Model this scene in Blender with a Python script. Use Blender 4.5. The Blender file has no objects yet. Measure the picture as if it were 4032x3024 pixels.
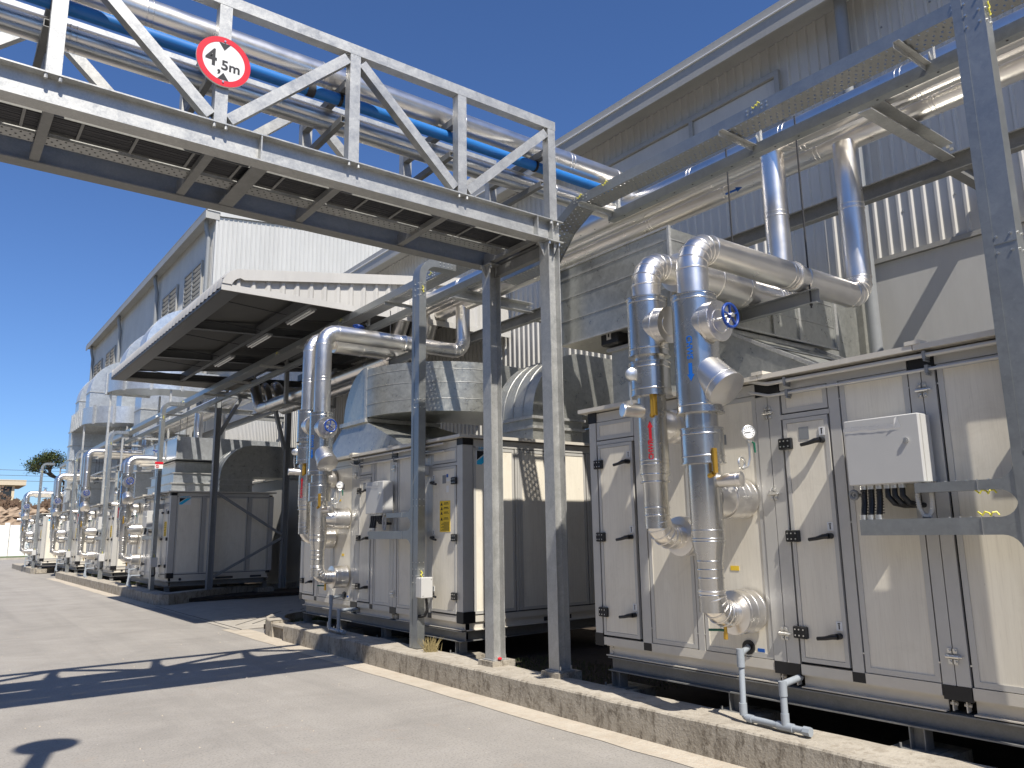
import bpy, math, random
from math import radians as RAD, sin, cos, pi
from mathutils import Vector as V, Matrix
random.seed(7)
sc = bpy.context.scene
COL = sc.collection
# ------------------------------------------------------------------ camera
CAMZ = 1.6
yaw, pitch, roll, FPX = 0.648429, 0.186671, -0.0159271, 3059.04
cy, sy, cp, sp = cos(yaw), sin(yaw), cos(pitch), sin(pitch)
fwd = V((sy*cp, cy*cp, sp)); rgt = V((cy, -sy, 0)); up = rgt.cross(fwd)
r2 = cos(roll)*rgt + sin(roll)*up; u2 = -sin(roll)*rgt + cos(roll)*up
cam = bpy.data.cameras.new('Camera'); camo = bpy.data.objects.new('Camera', cam); COL.objects.link(camo)
mw = Matrix((( r2.x, u2.x, -fwd.x, 0), (r2.y, u2.y, -fwd.y, 0), (r2.z, u2.z, -fwd.z, CAMZ), (0, 0, 0, 1)))
camo.matrix_world = mw
cam.sensor_fit = 'HORIZONTAL'; cam.sensor_width = 36; cam.lens = 36*FPX/4032
cam.clip_start = 0.05; cam.clip_end = 2000
sc.camera = camo
# ------------------------------------------------------------------ sky + sun
SUND = V((0.185, 0.74, -1.0)).normalized()
elev = math.asin(-SUND.z); rot = math.atan2(-SUND.x, -SUND.y)
w = bpy.data.worlds.new('World'); sc.world = w; w.use_nodes = True
wt = w.node_tree; bg = wt.nodes['Background']
sky = wt.nodes.new('ShaderNodeTexSky'); sky.sky_type = 'NISHITA'; sky.sun_disc = False
sky.sun_elevation = elev; sky.sun_rotation = rot % (2*pi)
sky.altitude = 600; sky.air_density = 1.0; sky.dust_density = 0.6; sky.ozone_density = 2.6
tint = wt.nodes.new('ShaderNodeMix'); tint.data_type = 'RGBA'; tint.blend_type = 'MULTIPLY'; tint.inputs[0].default_value = 1
tint.inputs[7].default_value = (.74, .98, 1.36, 1); wt.links.new(sky.outputs[0], tint.inputs[6]); wt.links.new(tint.outputs[2], bg.inputs[0]); bg.inputs[1].default_value = 0.076
sl = bpy.data.lights.new('Sun', 'SUN'); sl.energy = 5.0; sl.angle = RAD(0.53); sl.color = (1, 0.945, 0.86)
so = bpy.data.objects.new('Sun', sl); COL.objects.link(so); so.location = (0, -10, 30)
so.rotation_euler = SUND.to_track_quat('-Z', 'Y').to_euler()
sc.view_settings.view_transform = 'Standard'; sc.view_settings.look = 'None'
sc.view_settings.exposure = 0.42; sc.view_settings.gamma = 1
sc.render.engine = 'CYCLES'
# ------------------------------------------------------------------ materials
class NT:
    def __init__(s, name):
        s.m = bpy.data.materials.new(name); s.m.use_nodes = True; s.t = s.m.node_tree
        s.b = s.t.nodes['Principled BSDF']; s.o = s.t.nodes['Material Output']
        s.tc = None
    def n(s, ty, **k):
        nd = s.t.nodes.new(ty)
        for a, b in k.items(): setattr(nd, a, b)
        return nd
    def l(s, a, b): s.t.links.new(a, b)
    def co(s, scale=(1, 1, 1), world=True):
        if s.tc is None:
            s.tc = s.n('ShaderNodeNewGeometry') if world else s.n('ShaderNodeTexCoord')
        mp = s.n('ShaderNodeMapping'); mp.inputs['Scale'].default_value = scale
        s.l(s.tc.outputs['Position'] if world else s.tc.outputs['Object'], mp.inputs[0]); return mp.outputs[0]
    def noise(s, scale, sc3=(1, 1, 1), detail=4, rough=.6, dist=0, world=True):
        nd = s.n('ShaderNodeTexNoise'); nd.inputs['Scale'].default_value = scale
        nd.inputs['Detail'].default_value = detail; nd.inputs['Roughness'].default_value = rough
        nd.inputs['Distortion'].default_value = dist
        s.l(s.co(sc3, world), nd.inputs['Vector']); return nd.outputs[0]
    def vor(s, scale, sc3=(1, 1, 1), out='Color', feat='F1', world=True):
        nd = s.n('ShaderNodeTexVoronoi', feature=feat); nd.inputs['Scale'].default_value = scale
        s.l(s.co(sc3, world), nd.inputs['Vector']); return nd.outputs[out]
    def ramp(s, fac, stops):
        r = s.n('ShaderNodeValToRGB'); e = r.color_ramp.elements
        while len(e) < len(stops): e.new(.5)
        for i, (p, c) in enumerate(stops):
            e[i].position = p; e[i].color = (c, c, c, 1) if isinstance(c, (int, float)) else (*c, 1)
        s.l(fac, r.inputs[0]); return r.outputs[0]
    def mix(s, fac, a, b, mode='MIX'):
        m = s.n('ShaderNodeMix', data_type='RGBA', blend_type=mode)
        if isinstance(fac, (int, float)): m.inputs[0].default_value = fac
        else: s.l(fac, m.inputs[0])
        for i, c in ((6, a), (7, b)):
            if isinstance(c, tuple): m.inputs[i].default_value = (*c, 1)
            else: s.l(c, m.inputs[i])
        return m.outputs[2]
    def math(s, op, a, b=None):
        m = s.n('ShaderNodeMath', operation=op)
        for i, c in ((0, a), (1, b)):
            if c is None: continue
            if isinstance(c, (int, float)): m.inputs[i].default_value = c
            else: s.l(c, m.inputs[i])
        return m.outputs[0]
    def bump(s, h, strength=.3, dist=.01):
        b = s.n('ShaderNodeBump'); b.inputs['Strength'].default_value = strength; b.inputs['Distance'].default_value = dist
        s.l(h, b.inputs['Height']); s.l(b.outputs[0], s.b.inputs['Normal'])
    def set(s, col=None, rough=None, metal=None, spec=None):
        for k, v in (('Base Color', col), ('Roughness', rough), ('Metallic', metal), ('Specular IOR Level', spec)):
            if v is None: continue
            if isinstance(v, tuple): s.b.inputs[k].default_value = (*v, 1)
            elif isinstance(v, (int, float)): s.b.inputs[k].default_value = v
            else: s.l(v, s.b.inputs[k])
        return s.m
def plain(name, col, rough=.5, metal=0., var=.12, sc=6, bump=0):
    t = NT(name); f = t.noise(sc, detail=5)
    a = tuple(min(1, c*(1-var)) for c in col); b = tuple(min(1, c*(1+var)) for c in col)
    t.set(t.mix(f, a, b), rough, metal)
    if bump: t.bump(f, bump)
    return t.m
def galv(name, base, sc=26, metal=.55, r0=.36, r1=.6, contrast=.22, tint=(1, 1, .955)):
    t = NT(name)
    v = t.noise(sc*1.6, detail=4, rough=.55, dist=1.2)
    n = t.noise(6, detail=8, rough=.72, dist=.9); n2 = t.noise(45, detail=3)
    f = t.math('ADD', t.math('MULTIPLY', v, .5), t.math('MULTIPLY', n, .7))
    lo = tuple(base*(1-contrast)*c for c in tint); hi = tuple(min(1, base*(1+contrast)*c) for c in tint)
    c = t.ramp(f, [(.44, lo), (.76, hi)])
    c = t.mix(t.ramp(n2, [(.62, 0.), (.8, .35)]), c, tuple(min(1, base*1.45) for _ in range(3)))
    t.set(c, t.ramp(f, [(.42, r0), (.78, r1)]), metal)
    t.bump(n2, .03, .001); return t.m
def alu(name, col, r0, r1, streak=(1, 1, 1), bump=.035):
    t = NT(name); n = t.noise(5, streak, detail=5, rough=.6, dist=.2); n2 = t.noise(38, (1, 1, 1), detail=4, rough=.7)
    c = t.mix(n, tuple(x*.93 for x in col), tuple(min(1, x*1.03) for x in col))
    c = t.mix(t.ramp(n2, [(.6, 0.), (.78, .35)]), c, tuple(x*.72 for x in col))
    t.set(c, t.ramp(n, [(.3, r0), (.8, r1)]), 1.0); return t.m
M = {}
M['galv'] = galv('galvanized_steel', .45, sc=38, contrast=.19)
M['galv_dull_shaded'] = galv('galvanized_dull_shaded', .22, sc=30, metal=.3, r0=.5, r1=.7, contrast=.18)  # dull zinc, base darkened further to carry shade on the bridge's inner steel
M['tray'] = galv('pregalvanized_sheet', .36, sc=14, metal=.75, r0=.32, r1=.44, contrast=.09, tint=(.96, 1, .99))
M['duct'] = galv('duct_sheet', .46, sc=9, metal=.75, r0=.25, r1=.42, contrast=.17, tint=(1, 1.01, .94))
M['duct_new_sunlit'] = galv('new_duct_sheet_sunlit', .62, sc=9, metal=.75, r0=.28, r1=.42, contrast=.14, tint=(.96, 1, 1.02))  # newer zinc, base lifted to carry the sunlight on the far ducts
M['flange'] = galv('duct_flange', .50, sc=30, metal=.6, r0=.3, r1=.5)
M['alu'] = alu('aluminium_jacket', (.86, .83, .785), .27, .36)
M['alu_v'] = alu('aluminium_upright_dim_reflection', (.64, .63, .60), .2, .34)  # base darkened to stand in for dim reflections on upright pipes
M['alu_dull'] = alu('aluminium_cover', (.84, .815, .775), .3, .4)
t = NT('panel_coating'); n = t.noise(5, (2.2, 2.2, .25), detail=6, rough=.7); n3 = t.noise(14, (6, 6, .22), detail=5, rough=.7)
c = t.mix(t.ramp(n, [(.3, 0.), (.75, 1.)]), (.735, .68, .565), (.83, .78, .66))
c = t.mix(t.ramp(n3, [(.5, 0.), (.85, .4)]), c, (.45, .40, .32))
n5 = t.noise(2.2, (1, 1, 1), detail=7, rough=.75, dist=.6); c = t.mix(t.ramp(n5, [(.52, 0.), (.74, .35)]), c, (.50, .45, .36))
n6 = t.noise(26, (1.5, 1.5, .5), detail=3); c = t.mix(t.ramp(n6, [(.70, 0.), (.76, .4)]), c, (.36, .32, .26))
t.set(c, t.ramp(n, [(.3, .34), (.8, .5)]), 0., .5); M['panel'] = t.m
M['profile'] = plain('anodised_profile', (.56, .545, .505), .4, .25, .08, 9)
M['profile_light'] = plain('painted_profile', (.64, .60, .52), .45, .15, .1, 9)
M['seam'] = plain('dark_gasket', (.025, .025, .028), .6)
M['black'] = plain('black_plastic', (.012, .012, .013), .38, 0, .3, 30)
M['cable'] = plain('black_cable', (.006, .006, .009), .5)
M['zinc'] = plain('zinc_bolt', (.75, .74, .70), .28, .9)
M['brass'] = plain('brass_yellow', (.62, .38, .07), .28, .8, .1)
M['yellow'] = plain('yellow_sticker', (.85, .58, .04), .45)
M['wire'] = plain('yellow_bonding_wire', (.75, .68, .08), .5)
M['white'] = plain('white_enclosure', (.50, .495, .475), .35, 0, .05)
M['sticker'] = plain('white_sticker', (.75, .75, .73), .4, 0, .04)
M['ink'] = plain('black_print', (.015, .015, .015), .5)
M['red_dark'] = plain('dark_red_print', (.33, .006, .014), .4, 0, .1)
M['red'] = plain('red_print', (.62, .015, .03), .4, 0, .1)
M['blue'] = plain('blue_print', (.005, .10, .42), .4, 0, .1)
M['cyan'] = plain('cyan_print', (.03, .48, .78), .4, 0, .05)
M['bluepipe'] = plain('blue_pipe_paint', (.015, .15, .44), .45, 0, .15, 5)
M['wheel'] = plain('blue_handwheel_paint', (.008, .045, .25), .3, 0, .1)
M['green'] = plain('green_lever', (.01, .12, .07), .4)
M['pvc'] = plain('grey_pvc', (.30, .33, .36), .4, 0, .08)
M['primer'] = plain('grey_paint', (.24, .25, .255), .5, 0, .12, 10)
M['copper'] = plain('copper_fitting', (.45, .2, .09), .4, .8)
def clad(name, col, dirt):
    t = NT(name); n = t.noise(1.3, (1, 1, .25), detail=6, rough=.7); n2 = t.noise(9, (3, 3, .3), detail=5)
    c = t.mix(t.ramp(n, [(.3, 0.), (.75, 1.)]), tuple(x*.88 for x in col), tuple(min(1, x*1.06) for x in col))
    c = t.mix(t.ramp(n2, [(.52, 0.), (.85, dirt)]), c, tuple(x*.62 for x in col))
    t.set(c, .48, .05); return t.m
M['clad'] = clad('wall_sheet', (.53, .515, .475), .28)
M['clad_gable'] = clad('gable_sheet', (.48, .475, .45), .12)
M['trim'] = clad('trim_sheet', (.36, .35, .32), .3)
M['canopy'] = clad('canopy_sheet', (.50, .485, .45), .25)
M['soffit'] = clad('soffit_sheet_shaded', (.10, .10, .095), .2)  # canopy underside: near-black base holds the shade beneath the roof
M['shaded_steel'] = plain('canopy_steel_shaded', (.085, .088, .09), .5, 0, .12, 10)  # canopy framing: shade under the roof put into the steel colour
M['precast'] = clad('precast_wall', (.56, .55, .52), .15)
t = NT('rubble'); v_ = t.vor(1.9, (1, .4, 1.5), 'Color'); sp_ = t.n('ShaderNodeSeparateColor'); t.l(v_, sp_.inputs[0]); e_ = t.vor(1.9, (1, .4, 1.5), 'Distance', 'DISTANCE_TO_EDGE')
c = t.mix(sp_.outputs[0], (.28, .215, .15), (.47, .40, .31)); c = t.mix(t.ramp(sp_.outputs[1], [(.8, 0.), (.85, 1.)]), c, (.20, .20, .20)); c = t.mix(t.ramp(e_, [(0., 1.), (.10, 0.)]), c, (.12, .085, .055)); t.set(c, .9); M['rock'] = t.m
t = NT('road_surface'); n = t.noise(.9, detail=8, rough=.7, dist=.5); n2 = t.noise(55, detail=4); n4 = t.noise(6, (.35, 1, 1), detail=6)
c = t.mix(t.ramp(n, [(.32, 0.), (.7, 1.)]), (.27, .25, .222), (.365, .338, .30))
c = t.mix(t.ramp(n4, [(.5, 0.), (.75, .5)]), c, (.35, .325, .295))
c = t.mix(t.ramp(n2, [(.3, .6), (.5, 0.)]), c, (.13, .125, .12))
c = t.mix(t.ramp(t.noise(19, detail=2), [(.73, 0.), (.745, .9)]), c, (.50, .47, .42))
c = t.mix(t.ramp(t.noise(2.1, detail=7, rough=.75), [(.60, 0.), (.72, .35)]), c, (.36, .25, .17))
wv = t.noise(.55, (2.6, .12, 1), detail=5, rough=.6, dist=.3)
c = t.mix(t.ramp(wv, [(.50, 0.), (.66, .38)]), c, (.20, .187, .168))
c = t.mix(t.ramp(t.noise(.33, detail=3), [(.62, 0.), (.66, .30)]), c, (.23, .215, .19))
t.set(c, .85); t.bump(n2, .6, .008); M['road'] = t.m
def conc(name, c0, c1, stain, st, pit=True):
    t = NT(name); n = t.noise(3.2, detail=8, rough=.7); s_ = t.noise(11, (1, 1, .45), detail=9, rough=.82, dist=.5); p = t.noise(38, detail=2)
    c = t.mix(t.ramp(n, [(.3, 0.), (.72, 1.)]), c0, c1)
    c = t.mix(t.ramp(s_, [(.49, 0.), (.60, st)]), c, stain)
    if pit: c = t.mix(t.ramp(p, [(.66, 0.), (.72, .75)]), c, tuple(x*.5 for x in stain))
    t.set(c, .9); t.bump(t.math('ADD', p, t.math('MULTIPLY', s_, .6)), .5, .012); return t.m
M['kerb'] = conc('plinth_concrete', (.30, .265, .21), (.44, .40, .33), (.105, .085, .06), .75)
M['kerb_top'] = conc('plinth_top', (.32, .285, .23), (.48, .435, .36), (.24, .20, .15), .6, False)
M['apron'] = conc('apron_concrete', (.40, .35, .275), (.52, .465, .38), (.42, .33, .245), .45, False)
M['drive'] = conc('driveway_concrete', (.33, .30, .25), (.46, .425, .37), (.33, .28, .22), .4, False)
M['soil'] = plain('dark_soil', (.045, .032, .022), .95, 0, .6, 9, 1)
M['grass'] = plain('grass_blade', (.07, .10, .02), .7, 0, .5, 4)
M['dry'] = plain('dry_grass', (.30, .24, .11), .8, 0, .3)
M['leaf'] = plain('leaf', (.055, .085, .022), .65, 0, .5, 1.5)
M['leaf2'] = plain('leaf_yellow', (.13, .13, .035), .65, 0, .4, 1.5)
M['bark'] = plain('bark', (.09, .065, .045), .9, 0, .3)
M['rock'] = plain('rubble_stone', (.33, .245, .17), .9, 0, .45, 2.5, 1)
M['brush'] = plain('dry_brush', (.15, .095, .06), .9, 0, .5, 3)
M['fence_white'] = plain('white_fence_board', (.80, .80, .78), .5, 0, .04)
M['house'] = plain('house_render', (.55, .47, .34), .8, 0, .15)
M['house_y'] = plain('house_yellow_render', (.60, .55, .30), .8, 0, .1)
M['glass_dark'] = plain('dark_window', (.03, .035, .04), .15)
# perforated tray floor with real see-through holes
def perf(name, base, holes=(.03, .03), r=.28):
    t = NT(name); t.tc = t.n('ShaderNodeTexCoord')
    sx = t.n('ShaderNodeSeparateXYZ'); t.l(t.tc.outputs['UV'], sx.inputs[0])
    a = t.math('MULTIPLY', sx.outputs[0], 1/holes[0]); b = t.math('MULTIPLY', sx.outputs[1], 1/holes[1])
    row = t.math('FLOOR', b); a2 = t.math('ADD', a, t.math('MULTIPLY', row, .5))
    fa = t.math('SUBTRACT', t.math('FRACT', a2), .5); fb = t.math('SUBTRACT', t.math('FRACT', b), .5)
    d = t.math('SQRT', t.math('ADD', t.math('MULTIPLY', t.math('MULTIPLY', fa, fa), 2.25), t.math('MULTIPLY', fb, fb)))
    hole = t.math('LESS_THAN', d, r)
    t.set(base, .4, .7)
    tr = t.n('ShaderNodeBsdfTransparent'); mx = t.n('ShaderNodeMixShader')
    t.l(hole, mx.inputs[0]); t.l(t.b.outputs[0], mx.inputs[1]); t.l(tr.outputs[0], mx.inputs[2]); t.l(mx.outputs[0], t.o.inputs[0]); return t.m
M['perf'] = perf('perforated_sheet', (.34, .34, .325), (.06, .05), .2)
# ------------------------------------------------------------------ mesh builder
def frame(d, upv=(0, 0, 1)):
    d = V(d).normalized(); u = V(upv)
    if abs(d.dot(u)) > .98: u = V((1, 0, 0)) if abs(d.x) < .9 else V((0, 1, 0))
    a = d.cross(u).normalized(); b = a.cross(d).normalized(); return d, a, b
class MB:
    def __init__(s): s.v = []; s.f = []; s.uv = {}; s.pc = []
    def add(s, vs, fs):
        k = len(s.v); s.pc.append((k, len(s.f), len(vs), len(fs))); s.v += [tuple(x) for x in vs]; s.f += [tuple(i+k for i in f) for f in fs]; return s
    def box(s, x0, x1, y0, y1, z0, z1):
        vs = [(x, y, z) for z in (z0, z1) for y in (y0, y1) for x in (x0, x1)]
        return s.add(vs, [(0, 2, 3, 1), (4, 5, 7, 6), (0, 1, 5, 4), (2, 6, 7, 3), (0, 4, 6, 2), (1, 3, 7, 5)])
    def bbox(s, x0, x1, y0, y1, z0, z1, b=.006):
        # box with bevelled vertical + horizontal edges
        P = []
        for zz, ins in ((z0, b), (z0+b, 0), (z1-b, 0), (z1, b)):
            q = [(x0+b, y0), (x1-b, y0), (x1, y0+b), (x1, y1-b), (x1-b, y1), (x0+b, y1), (x0, y1-b), (x0, y0+b)]
            for (x, y) in q:
                cx, cyy = (x0+x1)/2, (y0+y1)/2
                fx = 1-ins/max(1e-6, (x1-x0)/2); fy = 1-ins/max(1e-6, (y1-y0)/2)
                P.append((cx+(x-cx)*fx, cyy+(y-cyy)*fy, zz))
        F = [tuple(range(7, -1, -1)), tuple(range(24, 32))]
        for r in range(3):
            for i in range(8):
                j = (i+1) % 8; F.append((r*8+i, r*8+j, r*8+8+j, r*8+8+i))
        return s.add(P, F)
    def bar(s, p, q, w, h, upv=(0, 0, 1)):
        p, q = V(p), V(q); d, a, b = frame(q-p, upv)
        vs = [e+a*i*w/2+b*j*h/2 for e in (p, q) for i, j in ((-1, -1), (1, -1), (1, 1), (-1, 1))]
        return s.add(vs, [(3, 2, 1, 0), (4, 5, 6, 7)]+[(i, (i+1) % 4, 4+(i+1) % 4, 4+i) for i in range(4)])
    def cyl(s, p, q, r, n=20, r1=None, cap=True):
        p, q = V(p), V(q); d, a, b = frame(q-p); r1 = r if r1 is None else r1
        vs = [e+(a*cos(2*pi*i/n)+b*sin(2*pi*i/n))*rr for e, rr in ((p, r), (q, r1)) for i in range(n)]
        f = [(i, (i+1) % n, n+(i+1) % n, n+i) for i in range(n)]
        if cap: f += [tuple(range(n-1, -1, -1)), tuple(range(n, 2*n))]
        return s.add(vs, f)
    def lathe(s, p, d, prof, n=24):
        p = V(p); d, a, b = frame(d); vs = []
        for (h, r) in prof: vs += [p+d*h+(a*cos(2*pi*i/n)+b*sin(2*pi*i/n))*max(r, 1e-4) for i in range(n)]
        f = [(k*n+i, k*n+(i+1) % n, (k+1)*n+(i+1) % n, (k+1)*n+i) for k in range(len(prof)-1) for i in range(n)]
        f += [tuple(range(n-1, -1, -1)), tuple(range((len(prof)-1)*n, len(prof)*n))]
        return s.add(vs, f)
    def ring(s, p, d, R, r, n=28, m=8):
        p = V(p); d, a, b = frame(d); vs = []
        for i in range(n):
            t = 2*pi*i/n; e = a*cos(t)+b*sin(t)
            for j in range(m): u = 2*pi*j/m; vs.append(p+e*(R+r*cos(u))+d*r*sin(u))
        return s.add(vs, [(i*m+j, ((i+1) % n)*m+j, ((i+1) % n)*m+(j+1) % m, i*m+(j+1) % m) for i in range(n) for j in range(m)])
    def bead(s, p, d, r, wd=.012, h=.004):
        d = V(d).normalized(); p = V(p)
        return s.lathe(p-d*wd/2, d, [(0, r), (0, r+h*.6), (wd*.3, r+h), (wd*.7, r+h), (wd, r+h*.6), (wd, r)], 28)
    def tube(s, pts, r, n=20, cap=True):
        pts = [V(p) for p in pts]; k = len(pts); vs = []
        d0 = (pts[1]-pts[0]).normalized(); _, a, b = frame(d0)
        rr = r if isinstance(r, (list, tuple)) else [r]*k
        for i, p in enumerate(pts):
            dn = (pts[min(i+1, k-1)]-pts[max(i-1, 0)]).normalized()
            ql = d0.rotation_difference(dn); a = ql @ a; b = ql @ b; d0 = dn
            # keep mitred width
            di = (pts[i]-pts[i-1]).normalized() if i else dn
            m = 1/max(.5, di.dot(dn)) if 0 < i < k-1 else 1
            ax = None
            if 0 < i < k-1:
                do = (pts[i+1]-pts[i]).normalized(); pl = (do-di)
                if pl.length > 1e-5: ax = pl.normalized()
            for j in range(n):
                o = a*cos(2*pi*j/n)+b*sin(2*pi*j/n)
                if ax is not None: o = o+ax*(o.dot(ax))*(m-1)
                vs.append(p+o*rr[i])
        f = [(i*n+j, i*n+(j+1) % n, (i+1)*n+(j+1) % n, (i+1)*n+j) for i in range(k-1) for j in range(n)]
        if cap: f += [tuple(range(n-1, -1, -1)), tuple(range((k-1)*n, k*n))]
        return s.add(vs, f)
    def prism(s, poly, ax, a, b):
        n = len(poly)
        def mk(p, t): return (t, p[0], p[1]) if ax == 'x' else ((p[0], t, p[1]) if ax == 'y' else (p[0], p[1], t))
        vs = [mk(p, a) for p in poly]+[mk(p, b) for p in poly]
        return s.add(vs, [tuple(range(n-1, -1, -1)), tuple(range(n, 2*n))]+[(i, (i+1) % n, n+(i+1) % n, n+i) for i in range(n)])
    def quad(s, a, b, c, d): return s.add([a, b, c, d], [(0, 1, 2, 3)])
    def quv(s, a, b, c, d, uvs):
        s.quad(a, b, c, d); s.uv[len(s.f)-1] = uvs; return s
    def ibeam(s, p, q, w, h, tf=.012, tw=.009, upv=(0, 0, 1)):
        p, q = V(p), V(q); d, a, b = frame(q-p, upv)
        s.bar(p+b*(h/2-tf/2), q+b*(h/2-tf/2), w, tf, upv); s.bar(p-b*(h/2-tf/2), q-b*(h/2-tf/2), w, tf, upv)
        return s.bar(p, q, tw, h-2*tf-.001, upv)
    def chan(s, p, q, w, h, t=.006, upv=(0, 0, 1), side=1):
        p, q = V(p), V(q); d, a, b = frame(q-p, upv)
        s.bar(p-a*side*(w/2-t/2), q-a*side*(w/2-t/2), t, h, upv)
        o = a*side*t/2
        s.bar(p+o+b*(h/2-t/2), q+o+b*(h/2-t/2), w-t-.001, t, upv); return s.bar(p+o-b*(h/2-t/2), q+o-b*(h/2-t/2), w-t-.001, t, upv)
def setp(o, label=None, cat=None, group=None, kind=None):
    if label: o['label'] = label
    if cat: o['category'] = cat
    if group: o['group'] = group
    if kind: o['kind'] = kind
    return o
def mesh(mb, mat, off=(0, 0, 0), name='mesh', smooth=True):
    me = bpy.data.meshes.new(name)
    me.from_pydata([(x-off[0], y-off[1], z-off[2]) for x, y, z in mb.v], [], mb.f); me.materials.append(M[mat] if isinstance(mat, str) else mat)
    if mb.uv:
        ul = me.uv_layers.new(name='UVMap')
        for p in me.polygons:
            q = mb.uv.get(p.index)
            if q:
                for li, uvc in zip(p.loop_indices, q): ul.data[li].uv = uvc
    me.validate(); me.update()
    if smooth:
        me.shade_smooth() if hasattr(me, 'shade_smooth') else [setattr(p, 'use_smooth', True) for p in me.polygons]
        me.set_sharp_from_angle(angle=RAD(32))
    return me
def single(name, mb, mat, label=None, cat=None, group=None, kind=None, loc=None, smooth=True):
    if loc is None:
        xs, ys, zs = zip(*mb.v); loc = ((min(xs)+max(xs))/2, (min(ys)+max(ys))/2, min(zs))
    o = bpy.data.objects.new(name, mesh(mb, mat, loc, name, smooth)); o.location = loc; COL.objects.link(o)
    return setp(o, label, cat, group, kind)
KEEP = {'lettering', 'logo', 'print', 'arrow', 'arrow_mark', 'tag_mark', 'needle', 'louvre', 'bar', 'board', 'cable', 'crown', 'trunk', 'siphon', 'wall', 'coping', 'upper_pipe', 'lower_pipe',
        'elbow', 'sleeve', 'seam', 'handwheel', 'pipe', 'gauge', 'handle', 'hinge', 'frame_', 'stand', 'hose', 'cladding', 'floor', 'slot', 'latch', 'valve_cover', 'strainer_cover', 'stub_cover', 'door_frame', 'ring', 'flexible_conduit', 'thermometer', 'body', 'roof'}
def clusters(mb, tol=.0035):
    B = []
    for (kv, kf, nv, nf) in mb.pc:
        P = mb.v[kv:kv+nv]; B.append([min(p[i] for p in P)-tol for i in range(3)]+[max(p[i] for p in P)+tol for i in range(3)])
    par = list(range(len(B)))
    def fd(i):
        while par[i] != i: par[i] = par[par[i]]; i = par[i]
        return i
    for i in range(len(B)):
        for j in range(i+1, len(B)):
            if all(B[i][k] <= B[j][k+3] and B[j][k] <= B[i][k+3] for k in range(3)): par[fd(i)] = fd(j)
    d = {}
    for i in range(len(B)): d.setdefault(fd(i), []).append(mb.pc[i])
    return list(d.values())
class Thing:
    def __init__(s, name, label, cat, loc, group=None):
        s.loc = V(loc); s.o = bpy.data.objects.new(name, None); s.o.location = s.loc; s.o.empty_display_size = .2
        COL.objects.link(s.o); setp(s.o, label, cat, group)
    def part(s, name, mb, mat, parent=None, label=None, smooth=True):
        if name not in KEEP and 1 < len(mb.pc) < 400 and sum(p[2] for p in mb.pc) == len(mb.v):
            cl = clusters(mb)
            if 1 < len(cl) <= 60:
                first = None
                for c in cl:
                    m2 = MB()
                    for (kv, kf, nv, nf) in c:
                        o_ = len(m2.v); m2.v += mb.v[kv:kv+nv]
                        for fi in range(kf, kf+nf):
                            if fi in mb.uv: m2.uv[len(m2.f)] = mb.uv[fi]
                            m2.f.append(tuple(i-kv+o_ for i in mb.f[fi]))
                    o = bpy.data.objects.new(name, mesh(m2, mat, s.loc, name, smooth)); COL.objects.link(o); o.parent = parent or s.o
                    if label: o['label'] = label
                    first = first or o
                return first
        o = bpy.data.objects.new(name, mesh(mb, mat, s.loc, name, smooth)); COL.objects.link(o)
        o.parent = parent or s.o
        if label: o['label'] = label
        return o
def dup(root, d, label=None, group=None):
    r = root.copy(); COL.objects.link(r); r.location = V(root.location)+V(d)
    if label: r['label'] = label
    if group: r['group'] = group
    def rec(src, dst):
        for ch in list(src.children):
            c = ch.copy(); COL.objects.link(c); c.parent = dst; rec(ch, c)
    rec(root, r); return r
def textmb(txt, size, italic=False, bold=0.):
    cu = bpy.data.curves.new('lettering', 'FONT'); cu.body = txt; cu.size = size; cu.align_x = 'CENTER'; cu.align_y = 'CENTER'
    cu.offset = bold; cu.extrude = 0; cu.resolution_u = 4
    if italic: cu.shear = .25
    o = bpy.data.objects.new('lettering', cu); COL.objects.link(o); bpy.context.view_layer.update()
    me = bpy.data.meshes.new_from_object(o.evaluated_get(bpy.context.evaluated_depsgraph_get()))
    v = [tuple(x.co) for x in me.vertices]; f = [tuple(p.vertices) for p in me.polygons]
    bpy.data.objects.remove(o); bpy.data.curves.remove(cu); bpy.data.meshes.remove(me)
    return v, f
def flat_text(mb, txt, size, org, ax, ay, nrm, thick=.002, bold=0., italic=False, sx=1., sy=1.):
    v, f = textmb(txt, size, italic, bold); org, ax, ay, nrm = V(org), V(ax), V(ay), V(nrm)
    mb.add([org+ax*x*sx+ay*y*sy+nrm*thick for x, y, z in v], f)
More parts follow.
